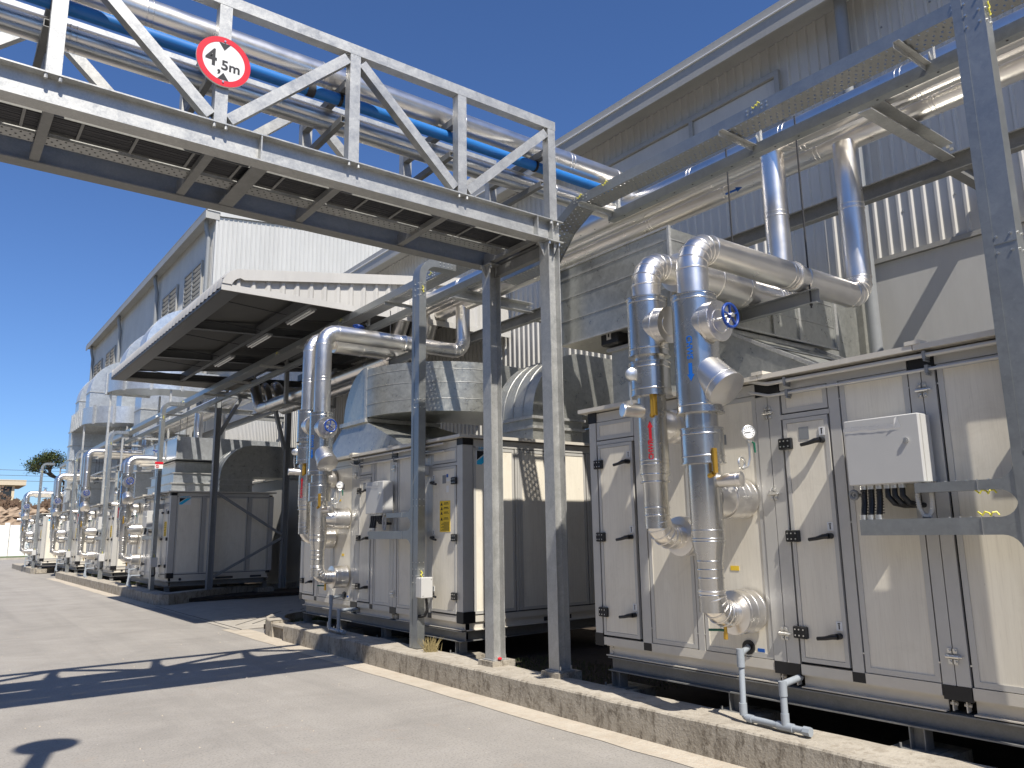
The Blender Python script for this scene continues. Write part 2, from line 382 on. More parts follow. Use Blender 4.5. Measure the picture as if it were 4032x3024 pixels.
# elbow centreline helper: polyline with k-segment gored bends
def bend(pts, R, k=5):
    pts = [V(p) for p in pts]; out = [pts[0]]; seams = []
    Rs = R if isinstance(R, (list, tuple)) else [R]*(len(pts)-2)
    for i in range(1, len(pts)-1):
        a = (pts[i-1]-pts[i]).normalized(); b = (pts[i+1]-pts[i]).normalized(); ang = a.angle(b)
        L = Rs[i-1]/math.tan(ang/2); p0 = pts[i]+a*L; p1 = pts[i]+b*L
        c = pts[i]+(a+b).normalized()*(Rs[i-1]/sin(ang/2)); v0 = p0-c; v1 = p1-c; tot = v0.angle(v1); axis = v0.cross(v1).normalized()
        for j in range(k+1):
            q = Matrix.Rotation(tot*j/k, 3, axis) @ v0; out.append(c+q)
            seams.append((c+q, axis.cross(q).normalized()))
    out.append(pts[-1]); return out, seams
def jacket(mb, pts, r, R, k=5, every=.9, n=24, cap=True, beads=True):
    path, seams = bend(pts, R, k); mb.tube(path, r, n, cap)
    if beads:
        for p, d in seams: mb.bead(p, d, r+.001, .010, .004)
        for i in range(len(path)-1):
            d = path[i+1]-path[i]; L = d.length
            if L > every*.8:
                m = max(1, int(L/every))
                for j in range(m):
                    c = path[i]+d*((j+.5)/m); mb.bead(c, d, r+.001, .012, .004); mb.bead(c+d.normalized()*.045, d, r+.001, .008, .003)
    return mb
def ribs_y(mb, x, y0, y1, z0, z1, pitch=.145, dep=.024, face=-1, wr=.028, sl=.014):
    # ribbed wall sheet in a plane X=x, ribs protrude towards face*X
    y = y0; P = [(x, y0)]
    while y < y1-pitch:
        P += [(x, y+.03), (x+face*dep, y+.03+sl), (x+face*dep, y+.03+sl+wr), (x, y+.03+2*sl+wr)]; y += pitch
    P.append((x, y1)); k = len(mb.v)
    for px, py in P: mb.v += [(px, py, z0), (px, py, z1)]
    for i in range(len(P)-1): mb.f.append((k+2*i, k+2*i+1, k+2*i+3, k+2*i+2) if face < 0 else (k+2*i, k+2*i+2, k+2*i+3, k+2*i+1))
def ribs_x(mb, y, x0, x1, z0f, z1f, pitch=.2, dep=.03, wr=.035, sl=.02, face=-1):
    x = x0; P = [(x0, y)]
    while x < x1-pitch:
        P += [(x+.05, y), (x+.05+sl, y+face*dep), (x+.05+sl+wr, y+face*dep), (x+.05+2*sl+wr, y)]; x += pitch
    P.append((x1, y)); k = len(mb.v)
    for px, py in P: mb.v += [(px, py, z0f(px)), (px, py, z1f(px))]
    for i in range(len(P)-1): mb.f.append((k+2*i, k+2*i+2, k+2*i+3, k+2*i+1))
# ================================================================== ground
single('road', MB().quad((-250, -60, 0), (300, -60, 0), (300, 500, 0), (-250, 500, 0)), 'road', kind='structure')
def strip(xa, xb, ys, z, jit):
    mb = MB(); P = []
    for y in ys: P.append((xa+random.uniform(-jit, jit), xb, y))
    for i in range(len(P)-1):
        a, b = P[i], P[i+1]; mb.quad((a[0], a[2], z), (a[1], a[2], z), (b[1], b[2], z), (b[0], b[2], z))
    return mb
ys = [-3+.35*i for i in range(50)]
single('pavement', strip(4.36, 4.75, ys, .004, .012), 'apron', kind='structure')
single('pavement', strip(4.36, 4.75, [19.6+.6*i for i in range(30)], .004, .03), 'apron', kind='structure')
# loading bay driveway with cut grooves
mb = MB().quad((4.5, 13.9, .008), (8.85, 13.9, .008), (8.85, 21.9, .008), (4.5, 20.2, .008))
single('driveway', mb, 'drive', kind='structure')
mb = MB()
for i in range(14):
    x0 = 4.75+i*.30; y0 = 14.6; x1 = x0+1.55; y1 = y0+1.9+i*.12
    mb.bar((x0, y0, .0095), (min(x1, 8.7), y1, .0095), .022, .004)
mb.bar((4.62, 13.9, .0095), (4.62, 20, .0095), .02, .004)
single('path', mb, 'seam', kind='structure')
single('soil', MB().box(4.9, 8.85, -4, 13.6, .02, .10).box(4.9, 8.85, 20.4, 37, .02, .10), 'soil', kind='structure')
# concrete plinths ------------------------------------------------
def plinth(name, path, wdt, h, label, cap=True):
    # path: outer (road-side) points; wall thickness towards the inside normal
    t = Thing(name, label, 'low wall', (path[0][0], path[0][1], 0), 'concrete plinth walls round the machine beds')
    P = [V((x, y, 0)) for x, y in path]; Q = []
    for i, p in enumerate(P):
        d = (P[min(i+1, len(P)-1)]-P[max(i-1, 0)]).normalized(); nrm = V((d.y, -d.x, 0)); Q.append(p+nrm*wdt)
    fine = []
    mbw = MB(); mbt = MB()
    for i in range(len(P)-1):
        L = (P[i+1]-P[i]).length; m = max(1, int(L/.22))
        for j in range(m):
            a, b = P[i].lerp(P[i+1], j/m), P[i].lerp(P[i+1], (j+1)/m); c, d_ = Q[i].lerp(Q[i+1], j/m), Q[i].lerp(Q[i+1], (j+1)/m)
            fine.append((a, c))
            if i == len(P)-2 and j == m-1: fine.append((b, d_))
    hs = [h+random.uniform(-.004, .004) for _ in fine]
    js = [V((random.uniform(-.005, .005), random.uniform(-.003, .003), 0)) for _ in fine]
    for i in range(len(fine)-1):
        (a, c), (b, d_) = fine[i], fine[i+1]
        ja, jb = js[i], js[i+1]
        A0, B0 = a, b; A1 = a+ja+V((0, 0, hs[i]-.012)); B1 = b+jb+V((0, 0, hs[i+1]-.012))
        na = (c-a).normalized()*.014; nb = (d_-b).normalized()*.014
        A2 = a+ja+na+V((0, 0, hs[i])); B2 = b+jb+nb+V((0, 0, hs[i+1]))
        C2 = c+V((0, 0, hs[i])); D2 = d_+V((0, 0, hs[i+1]))
        mbw.quad(B0, A0, A1, B1); mbw.quad(B1, A1, A2, B2); mbt.quad(B2, A2, C2, D2); mbw.quad(D2, C2, c, d_)
    for (a, c), hh in ((fine[0], hs[0]), (fine[-1], hs[-1])):
        mbw.quad(a, c, c+V((0, 0, hh-.001)), a+V((0, 0, hh-.013)))
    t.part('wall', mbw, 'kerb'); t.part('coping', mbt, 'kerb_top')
    return t
plinth('plinth_wall', [(4.63, -3), (4.63, 3), (4.63, 6), (4.63, 9), (4.63, 12.0)], .40, .235, 'stained concrete plinth wall running along the road in front of the two nearest machines')
mbx = [(4.66, 12.62), (4.70, 12.95), (4.82, 13.3), (5.02, 13.62), (5.3, 13.85), (5.65, 13.98), (6.2, 14.05), (8.8, 14.1)]
plinth('plinth_wall', mbx, .30, .25, 'rounded concrete plinth end beside the loading bay, with grass behind')
# drain grate between
t = Thing('drain_grate', 'slotted concrete drain grate set in the plinth near its rounded end', 'drain', (4.7, 12.3, 0))
t.part('frame', MB().box(4.66, 4.98, 12.02, 12.60, .17, .205).box(4.66, 4.74, 12.02, 12.08, 0, .169).box(4.66, 4.74, 12.54, 12.60, 0, .169), 'kerb_top')
mb = MB()
for i in range(9): mb.box(4.69, 4.72, 12.11+i*.048, 12.13+i*.048, 0, .169)
t.part('bar', mb, 'kerb')
plinth('plinth_wall', [(4.66, 36.9), (4.66, 30), (4.66, 25), (4.66, 20.35), (4.72, 20.12), (4.9, 19.98)][::-1], .40, .25, 'long concrete plinth wall in front of the three machines beyond the loading bay')
plinth('plinth_wall', [(8.8, 21.9), (6.8, 21.35), (5.4, 20.35), (4.9, 19.98)], .3, .27, 'shaded concrete plinth wall along the far side of the loading bay')
plinth('plinth_wall', [(8.6, 43.8), (5.5, 43.0), (4.5, 42.5), (4.38, 42.8), (4.38, 47.6), (4.38, 51.6), (4.6, 52.1)], .5, .25, 'pale concrete plinth wall round the farthest machine')
single('soil', MB().box(4.7, 8.8, 43.4, 51.5, .02, .12), 'soil', kind='structure')
# ================================================================== building with the long eave (near)
A = Thing('factory_building', 'long grey ribbed-sheet factory building whose eave runs over the nearest machines', 'building', (8.85, 10, 0))
WX = 8.85
mb = MB(); ribs_y(mb, WX, -8, 4.52, 4.68, 8.18); ribs_y(mb, WX, 4.56, 32.1, 3.3, 8.18); A.part('cladding', mb, 'clad')
mb = MB().box(WX-.03, WX+.3, -8, 4.6, 0, 4.64).box(WX-.012, WX+.3, 4.61, 32.1, 0, 3.26); A.part('base_wall', mb, 'precast')
A.part('ledge_flashing', MB().box(WX-.07, WX-.001, -8, 4.5, 4.645, 4.70).box(WX-.07, WX-.001, 4.62, 32, 3.265, 3.32), 'trim')
A.part('soffit', MB().box(8.42, 8.95, -8, 32.1, 8.20, 8.215), 'trim')
A.part('gutter', MB().box(8.38, 8.418, -8, 32.1, 8.03, 8.262), 'trim')
A.part('gutter_sun_line', MB().box(8.355, 8.43, -8, 32.1, 8.264, 8.280), 'sticker')  # white strip stands in for the line of sun on the ledge
A.part('fascia', MB().box(8.44, 8.47, -8, 32.1, 8.281, 8.42), 'trim')
mb = MB().prism([(8.45, 8.425), (8.45, 8.46), (24, 10.0), (24, 9.965)], 'y', -8, 32.1); A.part('roof', mb, 'trim')
# high level strip window
fr = MB().box(WX-.09, WX-.028, 5.45, 9.2, 7.66, 7.74).box(WX-.09, WX-.028, 5.45, 9.2, 6.9, 6.97)
for yy in (5.45, 6.95, 9.13): fr.box(WX-.088, WX-.028, yy, yy+.07, 6.971, 7.659)
wn = A.part('window', fr, 'trim'); A.part('louvre', MB().box(WX-.045, WX-.03, 5.5, 9.15, 6.97, 7.65), 'clad', wn)
mb = MB()
for i in range(26):
    yy = -3+i*.145*4+.09
    for zz in (5.2, 6.55, 7.6): mb.cyl((WX-.003, yy, zz), (WX-.012, yy, zz), .013, 8)
A.part('screw', mb, 'primer')
def downpipe(y, x, z0, z1, r, lab, kink=True):
    pts = [(x-.12, y, z1), (x-.12, y, z1-.35), (x, y, z1-.9), (x, y, z0)] if kink else [(x, y, z1), (x, y, z0)]
    mb = MB().tube([V(p) for p in pts], r, 18); k = z0+1.5
    single('downpipe', mb, 'primer', lab, 'downpipe', 'grey rainwater downpipes')
downpipe(4.42, 8.62, .1, 8.18, .075, 'grey rainwater downpipe beside the white wall panel behind the nearest machine', False)
# ================================================================== taller building behind
B = Thing('factory_building', 'taller grey factory building with louvred windows beyond the canopy', 'building', (8.85, 45, 0))
y0, y1 = 32.2, 61.5
mb = MB(); ribs_y(mb, WX, y0+.03, y1, 3.3, 14.85, pitch=.2, dep=.02, wr=.05, sl=.02); B.part('cladding', mb, 'clad')
mb = MB(); roofz = lambda x: 15.0+(x-8.85)*.10
ribs_x(mb, y0, 8.86, 26, lambda x: 3, lambda x: roofz(x)-.12, pitch=.2); B.part('gable_cladding', mb, 'clad_gable')
B.part('corner_flashing', MB().box(WX-.03, WX+.06, y0-.035, y0+.025, 3, 14.9), 'clad_gable')
B.part('body', MB().prism([(8.9, 0), (8.9, 14.8), (26, 16.5), (26, 0)], 'y', y0+.06, y1-.02), 'precast')
B.part('base_wall', MB().box(WX-.012, WX+.04, y0, y1, 0, 3.26), 'precast')
B.part('soffit', MB().box(8.44, 8.95, y0, y1, 14.86, 14.88), 'trim')
B.part('gutter', MB().box(8.38, 8.43, y0-.06, y1, 14.72, 15.05).box(8.431, 8.95, y0-.06, y0-.045, 14.72, 15.05), 'trim')
B.part('fascia', MB().prism([(8.43, 15.06), (8.43, 15.12), (26, 16.88), (26, 16.6), (8.96, 14.9), (8.96, 15.05)], 'y', y0-.1, y0-.04), 'clad_gable')
B.part('roof', MB().prism([(8.41, 15.12), (8.41, 15.16), (26, 16.95), (26, 16.9)], 'y', y0-.1, y1), 'trim')
for (a, b) in ((33.8, 36.4), (37.9, 40.5), (52.6, 55.3), (57.0, 59.6)):
    z0, z1 = 11.8, 13.28
    mb = MB().box(WX-.12, WX-.03, a-.1, b+.1, z1, z1+.1).box(WX-.12, WX-.03, a-.1, b+.1, z0-.1, z0)
    for yy in (a-.1, b, (a+b)/2-.04): mb.box(WX-.118, WX-.03, yy, yy+.09, z0+.001, z1-.001)
    wn = B.part('window', mb, 'trim')
    B.part('opening', MB().box(WX-.03, WX-.024, a, b, z0, z1), 'glass_dark', wn)
    mb = MB()
    for k in range(7):
        zz = z0+.06+k*(z1-z0)/7; mb.bar((WX-.075, a+.0, zz+.05), (WX-.075, b, zz+.05), .10, .012, (.75, 0, 1))
    B.part('louvre', mb, 'clad', wn)
for i, yy in enumerate((32.7, 41.7, 50.9, 60.3)):
    downpipe(yy, 8.70, .1, 14.85, .09, ['nearest downpipe at the corner of the taller building', 'second downpipe from the near corner of the taller building', 'third downpipe from the near corner of the taller building', 'farthest downpipe on the taller building, close to its far end'][i])
# ================================================================== loading bay canopy
CN = Thing('canopy', 'white corrugated canopy over the loading bay with a rounded front edge', 'canopy', (6, 15.8, 0))
cy0, cy1, cx0 = 11.67, 20.05, 3.32
rz = lambda x: 5.62+(x-3.6)*.155
mb = MB(); ribs_x(mb, cy0+.02, cx0+.16, 8.8, lambda x: 5.35, lambda x: rz(x)-.09, pitch=.235, dep=.035, wr=.04, sl=.035); CN.part('side_sheet', mb, 'canopy')
CN.part('side_trim', MB().box(cx0, 8.8, cy0-.045, cy0-.02, 5.26, 5.36).box(cx0, 8.8, cy1-.01, cy1+.03, 5.26, 5.5), 'canopy')
# bullnose flashing on gable: band following roof + rounded corner
cxc, czc, R = cx0+.32, 5.30, .32
arc = [(cxc-R*cos(a), czc+R*1.05*sin(a)) for a in [i*pi/2/8 for i in range(9)]]
outer = [(cx0, 5.361)]+arc[1:]+[(8.8, rz(8.8))]; inner = [(8.8, rz(8.8)-.15), (cxc+.02, rz(cxc)-.165)]+[(cxc-(R-.14)*cos(a), czc+(R-.14)*1.05*sin(a)) for a in [i*pi/2/6 for i in range(5, 0, -1)]]+[(cx0+.14, 5.361)]
CN.part('edge_flashing', MB().prism(outer+inner, 'y', cy0-.06, cy0-.03), 'canopy')
mb = MB(); n = int((cy1-cy0)/.055); P = []
for i in range(n+1):
    yy = cy0-.02+i*.055; d = (0, .0, .022, .022)[i % 4]; P.append((yy, d))
prof = [(cx0, 5.30)]+arc[1:]+[(5, rz(5)), (8.84, rz(8.84))]
k0 = len(mb.v)
for yy, d in P:
    for j, (x, z) in enumerate(prof):
        a = min(1, j/8)*pi/2; mb.v.append((x-d*cos(a), yy, z+d*sin(a)))
m = len(prof)
for i in range(len(P)-1):
    for j in range(m-1): mb.f.append((k0+i*m+j, k0+i*m+j+1, k0+(i+1)*m+j+1, k0+(i+1)*m+j))
CN.part('roof', mb, 'canopy')
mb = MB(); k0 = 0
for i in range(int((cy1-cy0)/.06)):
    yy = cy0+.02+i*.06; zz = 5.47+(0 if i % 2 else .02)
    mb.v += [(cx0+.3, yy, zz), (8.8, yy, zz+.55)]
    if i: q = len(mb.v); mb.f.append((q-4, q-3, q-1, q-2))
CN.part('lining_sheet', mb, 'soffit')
CN.part('front_beam', MB().ibeam((cx0+.16, cy0-.01, 5.36), (cx0+.16, cy1, 5.36), .26, .2).box(cx0-.002, cx0+.02, cy0-.04, cy1, 5.255, 5.31), 'shaded_steel')
mb = MB()
for x in (4.86, 6.4, 7.9): mb.chan((x, cy0+.03, 5.44+(x-4.86)*.1), (x, cy1-.05, 5.44+(x-4.86)*.1), .09, .17)
CN.part('purlin', mb, 'shaded_steel')
mb = MB()
for yy in (cy0+.16, cy0+2.8, cy0+5.6, cy1-.1): mb.ibeam((cx0+.3, yy, 5.40), (8.8, yy, 5.62), .12, .16)
CN.part('rafter', mb, 'shaded_steel')
mb = MB()
for i in range(6): mb.cyl((3.7, cy0+1+i*1.3, 5.4), (4.85, cy0+1.2+i*1.3, 5.38), .008, 6); mb.cyl((4.9, cy0+1.6+i*1.3, 5.4), (6.4, cy0+1.3+i*1.3, 5.5), .008, 6)
CN.part('tie_rod', mb, 'seam')
LL = ['strip light nearest the open side under the canopy', 'middle strip light of the three under the canopy', 'farthest strip light of the three under the canopy']
for i, (a, b) in enumerate(((12.1, 13.2), (14.15, 15.3), (16.35, 17.5))):
    t = Thing('strip_light', LL[i], 'light fixture', (4.98, a, 5.33), 'strip lights under the canopy')
    t.part('housing', MB().box(4.92, 5.04, a, b, 5.325, 5.352), 'primer'); t.part('tube', MB().cyl((4.95, a+.03, 5.305), (4.95, b-.03, 5.305), .016, 10).cyl((5.01, a+.03, 5.305), (5.01, b-.03, 5.305), .016, 10), 'sticker')
# ================================================================== far background
single('grass_verge', MB().box(-30, 40, 73, 80, .01, .14), 'grass', kind='structure')
single('kerb', MB().box(-30, 40, 72.6, 72.99, 0, .15), 'drive', kind='structure')
t = Thing('site_fence', 'white solid panel fence at the far end of the road', 'fence', (6, 80, 0))
mb = MB(); mp = MB(); k = 0
x = -20
while x < 30:
    wd = 2.2; mb.box(x, x+wd-.03, 80, 80.05, .12, 2.75); x += wd
    mp.box(x-.4, x-.05, 79.9, 79.99, .12, 2.95)
t.part('board', mb, 'fence_white'); t.part('post', mp, 'fence_white')
mb = MB(); nx, nz = 260, 26; G = []
for i in range(nx+1):
    for j in range(nz+1):
        G.append((-25+i*.27+random.uniform(-.06, .06), 84+j*.05+random.gauss(0, .10), j*.17+(random.uniform(-.14, .12) if j == nz else random.uniform(-.04, .04))))
mb.add(G, [(i*(nz+1)+j, (i+1)*(nz+1)+j, (i+1)*(nz+1)+j+1, i*(nz+1)+j+1) for i in range(nx) for j in range(nz)])
single('retaining_wall', mb, 'rock', 'brown rubble stone retaining wall behind the white fence', 'stone wall', smooth=False)
single('hill', MB().prism([(86, 0), (86, 4.3), (140, 6.5), (140, 0)], 'x', -40, 60), 'brush', kind='structure')
mb = MB()
for i in range(9000):
    x = random.uniform(-15, 28); y = random.uniform(86.2, 90); h = 4.35+abs(random.gauss(0, .55))*(.7+.5*sin(x*1.3))
    s_ = random.uniform(.05, .14); a = random.uniform(0, pi)
    mb.quad((x-s_*cos(a), y-s_*sin(a), h), (x+s_*cos(a), y+s_*sin(a), h), (x+s_*cos(a)+.05, y, h+s_*2), (x-s_*cos(a), y, h+s_*1.6))
single('dry_brush', mb, 'brush', kind='stuff', label='dry brown brush on top of the stone wall')
t = Thing('house', 'small cream house with flat roofs on the slope behind the fence', 'house', (7.5, 112, 5))
t.part('wall', MB().box(2, 9.0, 112, 120, 4.5, 7.9).box(-6, 7.4, 110.6, 112, 4.5, 6.9), 'house'); t.part('balcony', MB().box(7.5, 9.9, 110.6, 111.95, 4.5, 6.1), 'house_y')
t.part('roof', MB().box(1.6, 10.1, 111.5, 120.4, 7.95, 8.6), 'house'); wn = t.part('window', MB().box(7.6, 8.7, 111.96, 111.99, 6.15, 7.8), 'glass_dark')
t = Thing('power_line', 'thin overhead power lines crossing behind the far fence', 'cable', (0, 95, 0))
for k in range(3):
    mb = MB(); P = []
    for i in range(31):
        x = -30+i*2.6; P.append((x, 95, 8.55-k*.55+((x-9)/39)**2*.5))
    mb.tube(P, .022, 6); t.part('wire', mb, 'cable')
t.part('pole', MB().cyl((-30, 95, 0), (-30, 95, 9.4), .16, 12).cyl((48, 95, 0), (48, 95, 9.4), .16, 12), 'bark')
# tree
T = Thing('tree', 'open-crowned green tree rising beyond the far end of the ducts', 'tree', (9.5, 75, 0))
trunk = MB(); tips = []
def limb(p, d, L, r, dep):
    q = p+d*L; trunk.tube([p, p+d*L*.5+V((random.uniform(-.05, .05), 0, .03)), q], [r, r*.8, r*.62], 8)
    if dep == 0: tips.append(q); return
    for _ in range(3 if dep > 1 else 4):
        a = V((random.uniform(-1, 1), random.uniform(-1, 1), random.uniform(-.1, .7))).normalized()
        limb(q, (d*.55+a*.8).normalized(), L*.72, r*.6, dep-1)
limb(V((9.5, 75, 0)), V((0, 0, 1)), 6.3, .17, 0); tips.clear()
for _ in range(5):
    a = V((random.uniform(-1, 1), random.uniform(-1, 1), .45)).normalized(); limb(V((9.5, 75, 6.2)), a, 1.25, .09, 3)
T.part('trunk', trunk, 'bark')
mb = MB(); mb2 = MB()
for q in tips:
    for _ in range(34):
        c = q+V((random.gauss(0, .26), random.gauss(0, .26), random.gauss(0, .16))); s_ = random.uniform(.04, .08)
        e = V((random.uniform(-1, 1), random.uniform(-1, 1), random.uniform(-.6, .6))).normalized(); g = e.cross(V((0, 0, 1))+e*.1).normalized()
        (mb if random.random() < .72 else mb2).quad(c-e*s_*1.6, c-g*s_*.7, c+e*s_*1.6, c+g*s_*.7)
T.part('crown', mb, 'leaf', smooth=False); T.part('crown', mb2, 'leaf2', smooth=False)
# unseen buildings added across the road and behind camera to screen blue sky
OB = Thing('factory_building', 'unseen tall pale factory building added across the road to cut blue sky light', 'building', (-15, 10, 0))
mb = MB(); ribs_y(mb, -14.9, -20, 40, .4, 11.9, pitch=.3, face=1); OB.part('cladding', mb, 'clad'); OB.part('wall', MB().box(-28, -14.95, -20, 40, 0, 12.0), 'precast'); OB.part('roof', MB().prism([(-14.6, 12.0), (-14.6, 12.2), (-28, 13.4), (-28, 13.2)], 'y', -20.2, 40.2), 'trim')
OB = Thing('factory_building', 'unseen low pale factory building added behind the camera to cut sky light', 'building', (0, -22, 0))
OB.part('wall', MB().box(-12, 30, -34, -22, 0, 8.0), 'precast'); OB.part('roof', MB().box(-12.3, 30.3, -34.3, -21.7, 8.001, 8.25), 'trim')
# off-frame lamp post whose shadow falls on the road
LP = Thing('lamp_post', 'mushroom-headed lamp post just outside the left edge, casting its shadow on the road', 'lamp post', (-.12, 3.0, 0))
LP.part('pole', MB().cyl((-.12, 3.0, 0), (-.12, 3.0, 5.95), .075, 16), 'galv'); LP.part('lamp_head', MB().lathe((-.12, 3.0, 5.9), (0, 0, 1), [(0, .1), (.02, .22), (.06, .23), (.16, .12), (.2, .02)], 24), 'galv')
# ================================================================== air handling units
FX = 5.10; FAR = 5.50; NEAR = 0.66; BX = 7.76
U = Thing('air_handling_unit', 'nearest beige air handling unit, cut off by the right edge of the photo', 'air handler', (FX, FAR, .2), 'air handling units on the plinths')
def pbox(mb, y0, y1, z0, z1, d=.0, t=.02): mb.box(FX-d, FX-d+t, y0, y1, z0, z1)
U.part('casing', MB().box(FX+.03, BX-.03, NEAR+.03, FAR-.03, .60, 2.66), 'seam')
prof = MB(); pan = []; screws = MB()
def ringf(y0, y1, z0, z1, w=.035, d=.0):
    prof.box(FX-d, FX-d+.028, y0, y0+w, z0, z1); prof.box(FX-d, FX-d+.028, y1-w, y1, z0, z1)
    prof.box(FX-d, FX-d+.028, y0+w, y1-w, z0, z0+w); prof.box(FX-d, FX-d+.028, y0+w, y1-w, z1-w, z1)
    for zz in (z0+.12, (z0+z1)/2, z1-.12):
        if z1-z0 > .6:
            for yy in (y0-.004, y1+.004): screws.cyl((FX-d+.004, yy, zz), (FX-d-.003, yy, zz), .006, 6)
def panel(y0, y1, z0, z1):
    ringf(y0, y1, z0, z1); mb = MB().box(FX+.006, FX+.026, y0+.035, y1-.035, z0+.035, z1-.035); U.part('panel', mb, 'panel')
ZB, ZT = .645, 2.60
panel(4.92, 5.40, 2.43, ZT); panel(4.31, 4.80, ZB, ZT); panel(3.61, 4.23, ZB, ZT); panel(3.01, 3.38, 2.43, ZT)
panel(2.43, 2.91, ZB, ZT); panel(1.44, 2.24, ZB, ZT); panel(.80, 1.36, 2.43, ZT)
# posts and splice covers
def post(y0, y1, z0=.64, z1=2.61): prof.box(FX-.004, FX+.02, y0, y1, z0, z1)
for a, b in ((4.81, 4.91), (4.24, 4.30), (2.92, 3.0), (1.37, 1.43)): post(a, b)
for a, b in ((3.395, 3.497), (3.503, 3.605), (2.255, 2.337), (2.343, 2.42)): post(a, b, .64, 2.58)
prof.box(FX-.006, FX+.05, FAR-.09, FAR, .67, 2.60)          # far corner post
prof.box(FX-.006, FX+.14, NEAR, NEAR+.12, .69, 2.62)        # near corner post
for a, b in ((3.61, 5.40), (2.43, 3.39), (.80, 2.25)):
    prof.box(FX+.002, FX+.03, a, b, 2.605, 2.69)
U.part('frame', prof, 'profile')
lp = MB()
for a, b in ((3.61, 5.40), (2.43, 3.39), (.80, 2.25)): lp.box(FX-.004, FX+.03, a, b, .572, .640)
lp.box(FX+.16, BX-.16, NEAR-.004, NEAR+.03, .572, .640); U.part('base_rail', lp, 'profile_light')
cb = MB()
for a, b in ((3.395, 3.605), (2.255, 2.42)): cb.box(FX-.008, FX+.04, a, b, .555, .638); cb.box(FX-.002, FX+.04, a, b, 2.585, 2.69)
cb.box(FX-.01, FX+.16, NEAR-.01, NEAR+.13, .56, .688); cb.box(FX-.01, FX+.14, NEAR-.01, NEAR+.12, 2.621, 2.70)
cb.box(FX-.008, FX+.1, FAR-.1, FAR+.01, .56, .668); cb.box(FX-.008, FX+.1, FAR-.1, FAR+.01, 2.602, 2.70)
for yy in (4.86, 2.96, 1.40): cb.box(FX-.006, FX+.03, yy-.045, yy+.045, .575, .638)
U.part('corner_block', cb, 'black')
# end face (towards the camera)
ef = MB()
for a, b in ((FX+.15, 5.86), (5.95, 7.05), (7.14, BX-.13)):
    U.part('panel', MB().box(a+.035, b-.035, NEAR+.006, NEAR+.026, .69, 2.56), 'panel')
    for q in ((a, a+.035), (b-.035, b)): ef.box(q[0], q[1], NEAR, NEAR+.03, .655, 2.595)
    ef.box(a+.035, b-.035, NEAR, NEAR+.03, .655, .69); ef.box(a+.035, b-.035, NEAR, NEAR+.03, 2.56, 2.595)
for x in (5.87, 7.06): ef.box(x+.004, x+.036, NEAR-.003, NEAR+.03, .655, 2.6); ef.box(x+.042, x+.074, NEAR-.003, NEAR+.03, .655, 2.6)
ef.box(BX-.12, BX, NEAR, NEAR+.03, .66, 2.62); ef.box(FX+.15, BX-.13, NEAR-.003, NEAR+.03, 2.605, 2.69)
U.part('end_frame', ef, 'profile'); U.part('screw', screws, 'zinc')
# doors
def door(y0, y1, hy, gy, label=None, plate=False):
    fr = MB().box(FX-.012, FX+.02, y0, y0+.03, .66, 2.38).box(FX-.012, FX+.02, y1-.03, y1, .66, 2.38).box(FX-.012, FX+.02, y0+.03, y1-.03, .66, .69).box(FX-.012, FX+.02, y0+.03, y1-.03, 2.35, 2.38)
    fr.box(FX-.004, FX+.02, y0-.02, y1+.02, 2.385, 2.42)
    d = U.part('door', MB().box(FX-.008, FX+.02, y0+.032, y1-.032, .692, 2.348), 'panel')
    U.part('door_frame', fr, 'profile', d)
    sgn = 1 if hy > gy else -1
    for z in (2.2, 1.53, .86):
        mb = MB().cyl((FX-.012, gy, z), (FX-.055, gy, z), .021, 14)
        path = [(FX-.05, gy, z), (FX-.062, gy+sgn*.03, z-.003), (FX-.066, gy+sgn*.08, z-.016), (FX-.066, gy+sgn*.14, z-.024)]
        mb.tube(path, [.020, .018, .014, .013], 10)
        U.part('handle', mb, 'black', d)
        mb = MB().box(FX-.014, FX-.010, gy-.022, gy+.022, z+.035, z+.095); U.part('tag', mb, 'sticker', d)
        U.part('tag_mark', MB().box(FX-.0155, FX-.0145, gy-.004, gy+.004, z+.045, z+.078).box(FX-.0155, FX-.0145, gy-.009, gy+.009, z+.08, z+.086), 'ink', d)
        mb = MB().bbox(FX-.036, FX-.004, hy-.055, hy+.055, z-.042, z+.042, .006)
        for yy in (-.032, .002, .032):
            for zz in (-.02, .02): mb.cyl((FX-.036, hy+yy, z+zz), (FX-.040, hy+yy, z+zz), .008, 6)
        h = U.part('hinge', mb, 'black', d); mb = MB()
        for yy in (-.032, .002, .032):
            for zz in (-.02, .02): mb.cyl((FX-.0405, hy+yy, z+zz), (FX-.0425, hy+yy, z+zz), .006, 6)
        U.part('screw', mb, 'zinc', d)
    return d
door(4.94, 5.385, 5.375, 4.985); door(3.015, 3.375, 3.36, 3.065); d3 = door(.80, 1.355, .825, 1.30)
U.part('name_plate', MB().box(FX-.011, FX-.009, 3.17, 3.25, 2.22, 2.31), 'primer', d3)
U.part('name_plate', MB().box(FX-.011, FX-.009, 1.02, 1.10, 2.18, 2.28), 'primer', d3)
U.part('sticker', MB().box(FX-.011, FX-.009, .97, 1.01, 2.25, 2.29), 'blue', d3); U.part('sticker', MB().box(FX-.011, FX-.009, .955, 1.01, 2.07, 2.15).box(FX-.011, FX-.009, .94, 1.01, 2.20, 2.235), 'sticker', d3)
wl = U.part('warning_label', MB().box(FX-.011, FX-.009, .925, 1.16, 1.60, 1.97), 'yellow', d3)
mb = MB()
for z in (1.935, 1.88, 1.825, 1.755):
    mb.add([(FX-.0125, 1.14, z-.02), (FX-.0125, 1.09, z-.02), (FX-.0125, 1.115, z+.02)], [(0, 1, 2)])
    mb.box(FX-.0125, FX-.0115, .97, 1.06, z+.005, z+.013); mb.box(FX-.0125, FX-.0115, .95, 1.07, z-.008, z-.003)
